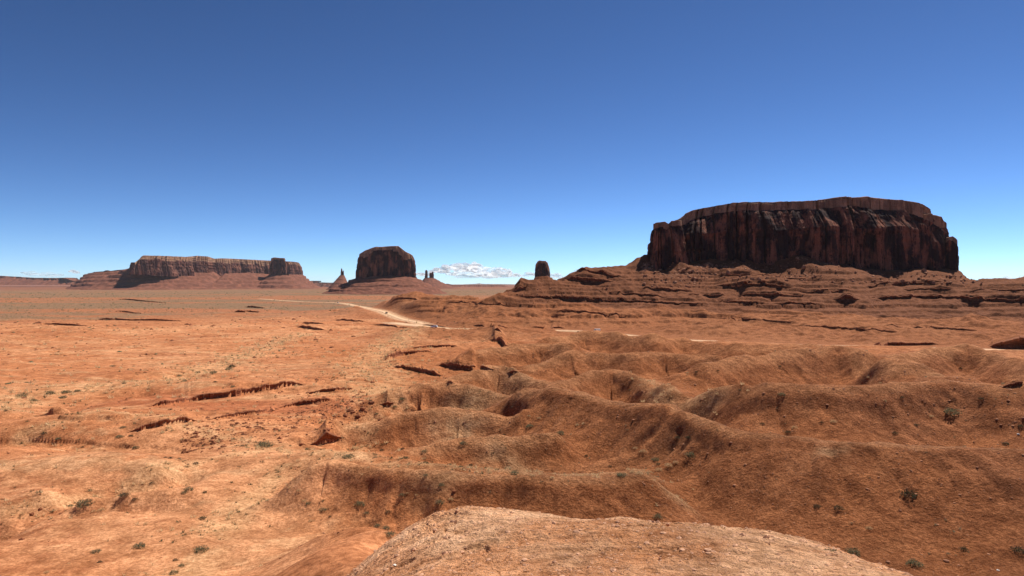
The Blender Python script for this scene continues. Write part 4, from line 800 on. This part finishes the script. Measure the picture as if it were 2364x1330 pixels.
AREAS = {  # phrase for each stretch of ground : (column, row, width in photo pixels, kind)
 "on the sandy flat at the left edge": [(151, 907, 20, 's'), (144, 919, 18, 's'), (49, 916, 26, 's'), (78, 926, 15, 's'), (115, 910, 21, 's'), (178, 904, 17, 's'), (286, 886, 11, 's'), (262, 846, 8, 'd'), (343, 898, 12, 't'), (12, 950, 9, 'd')],
 "beside the pale draw climbing the left middle ground": [(492, 862, 15, 's'), (425, 881, 13, 's'), (456, 861, 14, 's'), (412, 868, 13, 's'), (420, 855, 10, 't'), (537, 894, 11, 's'), (496, 883, 11, 'd'), (527, 854, 15, 's'), (470, 856, 10, 't'), (640, 826, 8, 'd'), (585, 838, 8, 't')],
 "in the draw below the long cliff band": [(283, 988, 14, 's'), (275, 1010, 19, 's'), (312, 1035, 15, 's'), (101, 1003, 17, 'd'), (133, 1018, 14, 's'), (189, 1034, 9, 'd'), (420, 1016, 11, 't'), (558, 1031, 10, 'd'), (300, 1007, 10, 'd')],
 "in the hollow between the left mounds": [(192, 1168, 35, 's'), (161, 1170, 13, 's'), (232, 1180, 18, 't'), (286, 1146, 23, 'd'), (309, 1155, 13, 'd'), (349, 1117, 13, 'd'), (49, 1188, 15, 't'), (215, 1183, 14, 't')],
 "on the open slope left of the main wash": [(434, 1133, 22, 's'), (423, 1140, 12, 's'), (451, 1072, 15, 'd'), (392, 1059, 13, 'd'), (465, 1200, 16, 'd'), (471, 1138, 10, 'd'), (335, 1213, 15, 't'), (500, 1066, 9, 't'), (380, 1058, 9, 'd')],
 "at the bottom left beside the main wash": [(219, 1277, 21, 's'), (320, 1265, 28, 's'), (462, 1274, 32, 's'), (403, 1296, 14, 'd'), (417, 1309, 15, 's'), (398, 1327, 20, 's'), (105, 1325, 14, 't'), (228, 1300, 12, 'd')],
 "at the foot of the black overhang outcrop": [(610, 1031, 36, 's'), (709, 1039, 12, 's'), (652, 1033, 10, 't'), (738, 1030, 12, 't')],
 "on the sand right of the overhang outcrop": [(803, 1057, 24, 's'), (866, 1057, 10, 's'), (881, 1041, 11, 'd'), (929, 1038, 12, 'd'), (979, 1044, 15, 's'), (845, 1030, 9, 't'), (980, 1060, 10, 't')],
 "along the wash behind the red dome": [(1137, 1048, 10, 'd'), (1069, 1026, 18, 's'), (1187, 1095, 22, 's'), (1129, 1094, 18, 't'), (983, 1099, 12, 's'), (1019, 1122, 15, 's'), (1086, 1076, 12, 'd'), (1275, 1105, 14, 't'), (1230, 1100, 12, 't'), (1164, 1005, 9, 'd')],
 "on the shaded flank of the red dome": [(929, 1144, 15, 's'), (1015, 1163, 22, 's'), (895, 1184, 14, 'd'), (1041, 1155, 14, 't'), (961, 1145, 9, 't'), (940, 1140, 9, 't')],
 "in the draw in front of the red dome": [(832, 1167, 25, 's'), (702, 1159, 15, 't'), (711, 1164, 14, 's'), (745, 1179, 20, 's'), (761, 1195, 10, 'd'), (846, 1187, 14, 's'), (668, 1128, 11, 't'), (689, 1135, 13, 't')],
 "against the left edge of the tan knoll": [(871, 1218, 19, 's'), (890, 1224, 21, 's'), (899, 1237, 26, 's'), (717, 1205, 17, 't')],
 "where the wash meets the big hill": [(1595, 1054, 24, 's'), (1515, 1063, 19, 's'), (1435, 1100, 25, 's'), (1468, 1036, 14, 't'), (1485, 1044, 18, 't'), (1521, 1074, 13, 'd'), (1545, 1077, 22, 't'), (1522, 1088, 20, 't'), (1477, 1096, 20, 't'), (1500, 1092, 16, 't'), (1560, 1070, 16, 't'), (1460, 1092, 16, 't')],
 "high on the face of the big red hill": [(1565, 1013, 14, 'd'), (1589, 1013, 14, 'd'), (1354, 1054, 11, 'd'), (1223, 986, 19, 's'), (1294, 1003, 20, 's'), (1333, 983, 12, 't'), (1347, 980, 12, 't'), (1221, 962, 9, 't'), (1245, 967, 11, 't'), (1409, 1078, 10, 'd')],
 "on the long gritty slope at the lower right": [(2100, 1147, 40, 'd'), (1937, 1176, 23, 'd'), (1888, 1172, 18, 'd'), (1519, 1197, 23, 's'), (2008, 1222, 18, 't')],
 "along the gully below the long gritty slope": [(1919, 1274, 30, 's'), (1971, 1281, 35, 's'), (2113, 1305, 36, 's'), (2228, 1271, 20, 'd'), (2356, 1275, 36, 'd')],
 "in the valleys behind the big red hill's crest": [(2196, 954, 40, 's'), (2151, 963, 13, 't'), (1834, 989, 16, 't'), (1820, 1000, 14, 'd'), (1924, 975, 18, 't'), (1898, 976, 9, 'd'), (1761, 980, 11, 'd'), (2067, 1002, 14, 'd'), (2116, 983, 12, 'd'), (2043, 926, 10, 't'), (2083, 919, 11, 'd'), (2266, 922, 14, 'd'), (1806, 914, 19, 's'), (2323, 1026, 18, 'd'), (2357, 985, 14, 'd')],
 "on the farther brown hills on the right": [(1454, 902, 8, 'd'), (1709, 902, 9, 'd'), (1800, 846, 8, 'd'), (2218, 851, 9, 'd'), (2006, 872, 9, 't'), (2034, 885, 9, 't'), (1588, 862, 8, 't'), (1657, 857, 8, 'd'), (1608, 860, 8, 'd')],
 "beside the small outcrop under the pale mounds": [(927, 924, 15, 's'), (911, 941, 12, 's'), (855, 945, 9, 't'), (868, 957, 9, 's')],
}
ORD = ["first", "second", "third", "fourth", "fifth", "sixth", "seventh", "eighth", "ninth", "tenth", "eleventh", "twelfth", "thirteenth", "fourteenth", "fifteenth"]
KIND = {'s': ("sagebrush", SAGE, "grey-green sagebrush", "bush"), 't': ("dry_grass_clump", STRAW, "pale straw tuft", "grass clump"), 'd': ("dark_shrub", DARK, "dark twiggy shrub", "shrub")}
def bush(px, py, w, kind, label, group):
    nm, protos, _, cat = KIND[kind]; p = hit(px, py); s = w / 2 / F * p.y
    o = obj(nm, random.choice(protos), None, (p.x, p.y, p.z - 0.06 * s)); o.scale = (s * random.uniform(.95, 1.15), s * random.uniform(.95, 1.15), s * random.uniform(.85, 1.1)); o.rotation_euler = (0, 0, random.uniform(0, 6.3))
    return tag(o, label, cat, group)
for phrase, lst in AREAS.items():
    for kind in 'std':
        sub = sorted([b for b in lst if b[3] == kind])
        for i, (x, y, w, k) in enumerate(sub):
            what = KIND[kind][2]
            lb = what + (", " + ORD[i] + " from left" if len(sub) > 1 else "") + " " + phrase
            words = lb.split()
            bush(x, y, w, kind, lb, "desert bushes and tufts " + phrase)
p = hit(535, 848); o = obj("dark_shrub", DARK[0], None, tuple(p)); s = 9.5 / F * p.y; o.scale = (s, s, s * 1.1); tag(o, "blackish juniper alone above the pale draw, the darkest bush on the left", "bush")
p = hit(2362, 657.5); o = obj("juniper_tree", DARK[1], None, tuple(p)); s = 4.2 / F * min(p.y, 830); o.scale = (s, s, s); tag(o, "tiny juniper on the skyline at the right edge", "tree")

# ------------------------------------------------------------------ stuff nobody could count: stones, straw, far scrub
def scatter(n, r0, r1, u0, u1, seed):
    g = np.random.default_rng(seed); r = np.exp(g.uniform(math.log(r0), math.log(r1), n)); u = g.uniform(u0, u1, n); th = np.arctan(u)
    return g, r * np.sin(th), r * np.cos(th), r
def many(name, g, X, Y, size, proto_v, proto_f, mat, label, cat, squash=(0.6, 1.0), sink=0.2, mi=None):
    n = len(X); Z = height(X, Y); v = np.asarray(proto_v, float); f = np.asarray(proto_f); k = len(v)
    a = g.uniform(0, 6.283, n); ca, sa = np.cos(a)[:, None], np.sin(a)[:, None]; s = size[:, None]
    q = v[None] * (1 + g.uniform(-.28, .28, (n, k, 1))); sx = g.uniform(.75, 1.3, (n, 1)); sz = g.uniform(*squash, (n, 1))
    x = (q[:, :, 0] * sx * ca - q[:, :, 1] * sa) * s; y = (q[:, :, 0] * sx * sa + q[:, :, 1] * ca) * s; z = q[:, :, 2] * s * sz
    co = np.stack([x + X[:, None], y + Y[:, None], z + (Z - sink * size)[:, None]], -1).reshape(-1, 3)
    fc = (f[None] + (np.arange(n) * k)[:, None, None]).reshape(-1, f.shape[1])
    o = obj(name, mesh_np(name, co, fc, mat, smooth=False)); tag(o, label, cat, None, 'stuff'); return o
def ico(sub):
    bm = bmesh.new(); bmesh.ops.create_icosphere(bm, subdivisions=sub, radius=1.0); bm.verts.ensure_lookup_table()
    v = [tuple(x.co) for x in bm.verts]; f = [[l.index for l in p.verts] for p in bm.faces]; bm.free(); return v, f
V1_, F1_ = ico(1)
g, X, Y, r = scatter(34000, 34, 260, -0.35, 0.80, 11)
px = CX + F * X / Y; keep = g.random(len(X)) < (0.15 + 0.85 * ss(900, 1500, px)) * ss(-0.5, 0.35, pn(X / 9, Y / 9, 120)); X, Y, r = X[keep], Y[keep], r[keep]
many("loose_stones", g, X, Y, r * 0.00055 * (1 + g.pareto(3.4, len(X))).clip(0, 4), V1_, F1_, M_STONE, "loose reddish stones littering the gritty hills", "stones", (0.4, 0.8), 0.1)
g, X, Y, r = scatter(9000, 6.5, 16, -0.35, 0.65, 12)
many("gravel", g, X, Y, r * 0.0009 * (1 + g.pareto(2.8, len(X))).clip(0, 5), V1_, F1_, simple("knoll gravel", (0.6, 0.33, 0.2), 0.9, 0.35, 30.0), "tan gravel strewn over the knoll in front", "gravel")
g, X, Y, r = scatter(9000, 45, 900, -0.76, 0.1, 13)
keep = g.random(len(X)) < ss(0.05, 0.45, pn(X / 30, Y / 18, 121) + 0.5 * pn(X / 5, Y / 5, 122)) * 0.9 + 0.04; X, Y, r = X[keep], Y[keep], r[keep]
many("rubble", g, X, Y, r * 0.0007 * (1 + g.pareto(2.4, len(X))).clip(0, 5), V1_, F1_, M_LEDGE, "small red rubble scattered over the left flats and cliff-band slopes", "rubble")
g = np.random.default_rng(19); n = 3600; px = np.where(g.random(n) < 0.5, g.uniform(1480, 1640, n), g.uniform(1600, 2270, n)); Y = np.where(g.random(n) < 0.75, g.uniform(868, 925, n), g.uniform(820, 880, n)); X = (px - CX) / F * Y
keep = g.random(n) < ss(-0.35, 0.25, pn(X / 24, Y / 24, 140)); X, Y = X[keep], Y[keep]
many("talus_rubble", g, X, Y, 0.55 * (1 + g.pareto(2.6, len(X))).clip(0, 4.5), V1_, F1_, M_BOULDER, "broken red rubble heaped below the great mesa's cliff", "rubble")
# dense dark rubble on the red slope between the cliff bands
U = np.random.default_rng(14); qx = U.uniform(420, 860, 900); qy = 1020 - (qx - 420) * 0.21 + U.normal(0, 22, 900); P = np.array([hit(a, b) for a, b in zip(qx, qy)])
many("rubble_slope", U, P[:, 0], P[:, 1], P[:, 1] * 0.0010 * (1 + U.pareto(2.2, 900)).clip(0, 4.5), V1_, F1_, M_LEDGE, "dense red rubble on the slope between the rock bands", "rubble")
def blades(name, X, Y, size, g, nb, label, mat=None):
    n = len(X); Z = height(X, Y); m = n * nb; s = np.repeat(size, nb); a = g.uniform(0, 6.283, m); ln = g.uniform(.5, 1, m) * s; t = g.uniform(.2, 1.3, m)
    bx, by, bz = np.repeat(X, nb) + g.normal(0, .25, m) * s, np.repeat(Y, nb) + g.normal(0, .25, m) * s, np.repeat(Z, nb) - .03 * s
    tx, ty, tz = bx + np.cos(a) * np.cos(t) * ln, by + np.sin(a) * np.cos(t) * ln, bz + np.sin(t) * ln; w = .07 * s; wx, wy = -np.sin(a) * w, np.cos(a) * w
    co = np.stack([np.stack([bx - wx, by - wy, bz], -1), np.stack([bx + wx, by + wy, bz], -1), np.stack([tx, ty, tz], -1)], 1).reshape(-1, 3)
    o = obj(name, mesh_np(name, co, np.arange(m * 3).reshape(-1, 3), mat or M_STRAW[0], smooth=False)); return tag(o, label, "grass", None, 'stuff')
g, X, Y, r = scatter(30000, 46, 700, -0.78, 0.75, 15)
wd = np.min([pdist(X, Y, L) / (hw * 1.6) for (L, hw) in WASHES], axis=0); keep = (g.random(len(X)) < 0.75 * np.exp(-wd ** 2) * ss(-0.3, 0.3, pn(X / 6, Y / 6, 123)) + 0.06 * ss(0, 0.4, pn(X / 16, Y / 8, 126)) * (X / Y < 0.0)); X, Y, r = X[keep], Y[keep], r[keep]
blades("dry_grass", X, Y, r * 0.0058 * g.uniform(.4, 1.3, len(X)), g, 14, "pale dry grass growing along the washes and sandy flats")
g, X, Y, r = scatter(15000, 60, 800, -0.78, 0.02, 17)
keep = g.random(len(X)) < (0.02 + 0.5 * ss(0.1, 0.55, pn(X / 26, Y / 13, 128) + 0.4 * pn(X / 6, Y / 6, 129)) + 0.5 * np.exp(-np.min([pdist(X, Y, L) / (hw * 2.2) for (L, hw) in WASHES], axis=0) ** 2)) * 0.45; X, Y, r = X[keep], Y[keep], r[keep]
blades("low_scrub", X, Y, (0.14 + r * 0.0022) * g.uniform(.5, 1.4, len(X)), g, 16, "small dark scrub sprinkled over the left flats", M_SAGE[2])
g, X, Y, r = scatter(2600, 46, 300, -0.1, 0.78, 18)
keep = g.random(len(X)) < 0.10 + 0.5 * ss(0.15, 0.5, pn(X / 15, Y / 15, 131)); X, Y, r = X[keep], Y[keep], r[keep]
blades("low_scrub", X, Y, (0.10 + r * 0.0020) * g.uniform(.4, 1.3, len(X)), g, 16, "small grey-brown scrub sprinkled over the right hills", M_SAGE[1])
g, X, Y, r = scatter(26000, 210, 4200, -0.78, 0.1, 16)
_, _, _, px = fields(X, Y); keep = (g.random(len(X)) < ss(-0.2, 0.5, pn(X / 120, Y / 60, 124) + 0.4 * pn(X / 20, Y / 20, 125) + 0.4 * ss(700, 1400, r)) * (1 - ss(760, 900, px) * (r < 1200)) * (0.12 + 0.88 * ss(500, 1100, r))); X, Y, r = X[keep], Y[keep], r[keep]
many("desert_scrub", g, X, Y, (0.35 + 0.00035 * r) * (0.6 + g.pareto(3.0, len(X)).clip(0, 1.6)), V1_, F1_, M_SAGE[0], "low grey-green scrub dotting the far plain", "scrub", (0.45, 0.8))

# ------------------------------------------------------------------ vehicles on the dirt road
def bm_mesh(name, bm, mat, smooth=False):
    me = bpy.data.meshes.new(name); bm.to_mesh(me); bm.free(); me.materials.append(mat)
    if smooth: me.polygons.foreach_set("use_smooth", [True] * len(me.polygons))
    return me
def extrude_profile(prof, w, taper=None):
    bm = bmesh.new(); A = []; B = []
    for i, (x, z) in enumerate(prof):
        k = w if taper is None else w * taper[i]; A.append(bm.verts.new((x, -k, z))); B.append(bm.verts.new((x, k, z)))
    n = len(prof); bm.faces.new(A); bm.faces.new(B[::-1])
    for i in range(n): bm.faces.new((A[i], B[i], B[(i + 1) % n], A[(i + 1) % n]))
    bmesh.ops.recalc_face_normals(bm, faces=bm.faces); bmesh.ops.bevel(bm, geom=list(bm.edges), offset=0.05, segments=2, affect='EDGES'); return bm
def box(x0, x1, y0, y1, z0, z1):
    bm = bmesh.new(); bmesh.ops.create_cube(bm, size=1)
    for v in bm.verts: v.co = Vector(((x0 + x1) / 2 + v.co.x * (x1 - x0), (y0 + y1) / 2 + v.co.y * (y1 - y0), (z0 + z1) / 2 + v.co.z * (z1 - z0)))
    return bm
def wheel(root, x, y):
    bm = bmesh.new(); bmesh.ops.create_cone(bm, cap_ends=True, segments=20, radius1=.36, radius2=.36, depth=.24); t = obj("wheel", bm_mesh("wheel", bm, M_TYRE), root, (x, y, .36)); t.rotation_euler = (math.pi / 2, 0, 0)
    bm = bmesh.new(); bmesh.ops.create_cone(bm, cap_ends=True, segments=16, radius1=.2, radius2=.2, depth=.27); obj("rim", bm_mesh("rim", bm, M_RIM), t)
def vehicle(name, label, cat, px, py, heading, paint, van=False):
    p = hit(px, py)
    if van: k = int(np.argmin(np.abs(CX + F * ROADP[:, 0] / ROADP[:, 1] - px))); p = Vector(ROADP[k])
    root = thing(name, label, cat, (p.x, p.y, p.z + 0.12), heading, "vehicles on the dirt road")
    if van:
        prof = [(-2.7, .45), (2.7, .45), (2.75, 1.1), (2.3, 1.35), (1.9, 2.3), (1.7, 2.55), (-2.65, 2.6), (-2.75, 2.2)]; tap = [1, 1, 1, 1, .93, .9, .9, .95]
        obj("body", bm_mesh("body", extrude_profile(prof, 1.0, tap), paint), root)
        for s in (-1, 1): obj("window", bm_mesh("window", box(.9, 1.85, s * .955 - .03, s * .955 + .03, 1.45, 2.1), M_GLASS), root)
        obj("windscreen", bm_mesh("windscreen", extrude_profile([(2.36, 1.4), (2.0, 2.25), (1.9, 2.25), (2.2, 1.4)], .85), M_GLASS), root); xs = (1.75, -1.75); fx = 2.76
    else:
        prof = [(-2.3, .4), (2.3, .4), (2.35, .75), (2.25, 1.0), (1.2, 1.1), (-2.2, 1.12), (-2.35, .8)]
        obj("body", bm_mesh("body", extrude_profile(prof, .92), paint), root)
        obj("cabin", bm_mesh("cabin", extrude_profile([(1.15, 1.08), (.45, 1.68), (-1.9, 1.72), (-2.2, 1.1)], .88, [1, .84, .84, 1]), paint), root)
        for s in (-1, 1):
            for (a, b) in ((.3, -.7), (-.8, -1.75)): w = obj("window", bm_mesh("window", box(b, a, s * .84 - .03, s * .84 + .03, 1.16, 1.56), M_GLASS), root); w.rotation_euler = (0, 0, 0)
        obj("windscreen", bm_mesh("windscreen", extrude_profile([(1.14, 1.13), (.52, 1.64), (.44, 1.6), (1.0, 1.13)], .76), M_GLASS), root); xs = (1.45, -1.4); fx = 2.3
    for x in xs:
        for s in (-.84, .84): wheel(root, x, s)
    for s in (-1, 1): obj("headlight", bm_mesh("headlight", box(fx - .06, fx + .05, s * .72 - .16, s * .72 + .16, .72, .92), M_LAMP), root)
    return root
vehicle("parked_car", "white car on the dirt road where it bends below the red ridge", "car", 1002, 757.5, math.radians(172), M_PAINT_W)
vehicle("parked_car", "dark car farther up the pale road, at the top of its straight", "car", 892, 724, math.radians(120), M_PAINT_D)
vehicle("parked_car", "silver car most distant on the road across the plain", "car", 780, 699.5, math.radians(150), M_PAINT_S)
vehicle("parked_van", "white van on the road partly hidden behind the hills right of centre", "van", 1380, 765, math.radians(175), M_PAINT_W, True)

# ------------------------------------------------------------------ clouds low over the horizon
def cloud_material(name, dens):
    """thin shells of white droplets: soft towards their rims, broken by noise, lit through by the sun"""
    m = bpy.data.materials.new(name); m.use_nodes = True; t = m.node_tree; t.nodes.remove(t.nodes["Principled BSDF"]); out = t.nodes["Material Output"]
    geo = N(t, "ShaderNodeNewGeometry"); mp = N(t, "ShaderNodeMapping"); mp.inputs["Scale"].default_value = (1, 1, 2.0); t.links.new(geo.outputs["Position"], mp.inputs[0])
    f = noise_node(t, mp.outputs[0], 0.0008, 5, 0.55); lw = N(t, "ShaderNodeLayerWeight", Blend=0.5)
    inv = N(t, "ShaderNodeMath", operation='SUBTRACT'); inv.inputs[0].default_value = 1.0; t.links.new(lw.outputs["Facing"], inv.inputs[1])
    pw = N(t, "ShaderNodeMath", operation='POWER'); t.links.new(inv.outputs[0], pw.inputs[0]); pw.inputs[1].default_value = 1.1
    al = N(t, "ShaderNodeMath", operation='MULTIPLY'); t.links.new(pw.outputs[0], al.inputs[0]); t.links.new(rmap(t, f, 0.30, 0.50, 0.1, dens), al.inputs[1])
    d = N(t, "ShaderNodeBsdfDiffuse"); d.inputs[0].default_value = (0.98, 0.98, 0.98, 1); tr = N(t, "ShaderNodeBsdfTranslucent"); tr.inputs[0].default_value = (0.98, 0.98, 0.98, 1)
    mx = N(t, "ShaderNodeMixShader"); mx.inputs[0].default_value = 0.78; t.links.new(d.outputs[0], mx.inputs[1]); t.links.new(tr.outputs[0], mx.inputs[2])
    tp = N(t, "ShaderNodeBsdfTransparent"); m2 = N(t, "ShaderNodeMixShader"); t.links.new(al.outputs[0], m2.inputs[0]); t.links.new(tp.outputs[0], m2.inputs[1]); t.links.new(mx.outputs[0], m2.inputs[2]); t.links.new(m2.outputs[0], out.inputs["Surface"]); return m
def cloud(name, label, Y, puffs, dens, seed):
    rg = random.Random(seed); bm = bmesh.new(); m = Y / F; c = Vector(((puffs[0][0] - CX) * m, Y, (HY - puffs[0][1]) * m))
    for (x, y, rx, ry) in puffs:
        for k in range(5):
            px_, py_ = x + rg.uniform(-.8, .8) * rx, y + rg.uniform(-.35, .6) * ry; a = rg.uniform(.35, .62); dy = rg.uniform(-.5, .5) * rx * m
            r = bmesh.ops.create_icosphere(bm, subdivisions=3, radius=1.0)
            for v in r['verts']:
                n = 1 + 0.30 * mnoise.fractal(v.co * 1.6 + Vector((x * .37 + k * 3, y, seed)), 1.0, 2.0, 4)
                v.co = Vector(((px_ - CX + v.co.x * rx * a * n) * m, Y + dy + v.co.y * rx * a * n * m * 0.8, (HY - py_ + max(v.co.z, -0.55) * ry * a * 1.5 * n) * m)) - c
    me = bpy.data.meshes.new(name); bm.to_mesh(me); bm.free(); me.materials.append(cloud_material(name, dens)); me.polygons.foreach_set("use_smooth", [True] * len(me.polygons))
    o = obj(name, me, None, c); md = o.modifiers.new("union", 'REMESH'); md.mode = 'VOXEL'; md.voxel_size = 1.3 * m; md.use_smooth_shade = True
    return tag(o, label, "cloud")
cloud("cumulus_cloud", "broad white cumulus bank low on the horizon between the block butte and the thumb butte", 47000,
      [(1120, 628, 40, 17), (1085, 620, 30, 13), (1045, 622, 28, 12), (1150, 622, 30, 15), (1180, 631, 30, 10), (1210, 634, 22, 6), (1010, 624, 22, 8), (1100, 634, 60, 8), (980, 632, 18, 6)], 0.95, 5)
cloud("cloud_wisp", "thin pale cloud streak low at the far left", 48000, [(95, 632, 32, 6), (125, 634, 20, 5), (70, 630, 16, 4)], 0.4, 6)
cloud("cloud_wisp", "small white cloud puff just left of the stepped ridge", 48500, [(176, 627, 14, 5)], 0.6, 7)
cloud("cloud_wisp", "pale cloud streak behind the skyline left of the great mesa", 48200, [(1400, 626, 36, 5), (1440, 624, 24, 5), (1350, 624, 20, 6), (1290, 636, 22, 7)], 0.55, 8)
cloud("cloud_wisp", "faint cloud low at the right edge beyond the great mesa", 48700, [(2340, 644, 24, 8), (2385, 640, 24, 8)], 0.35, 9)

# ------------------------------------------------------------------ haze
bm = box(-38500, 38500, -38500, 38500, -56, 330); me = bpy.data.meshes.new("haze"); bm.to_mesh(me); bm.free()
hm_ = bpy.data.materials.new("thin desert haze"); hm_.use_nodes = True; t = hm_.node_tree; t.nodes.remove(t.nodes["Principled BSDF"])
v = N(t, "ShaderNodeVolumePrincipled"); v.inputs["Color"].default_value = (0.80, 0.88, 1.0, 1); v.inputs["Density"].default_value = 0.9e-5; t.links.new(v.outputs[0], t.nodes["Material Output"].inputs["Volume"])
me.materials.append(hm_); o = obj("haze", me); o['kind'] = 'stuff'; o['label'] = "thin blue haze over the whole desert"; o['category'] = "haze"
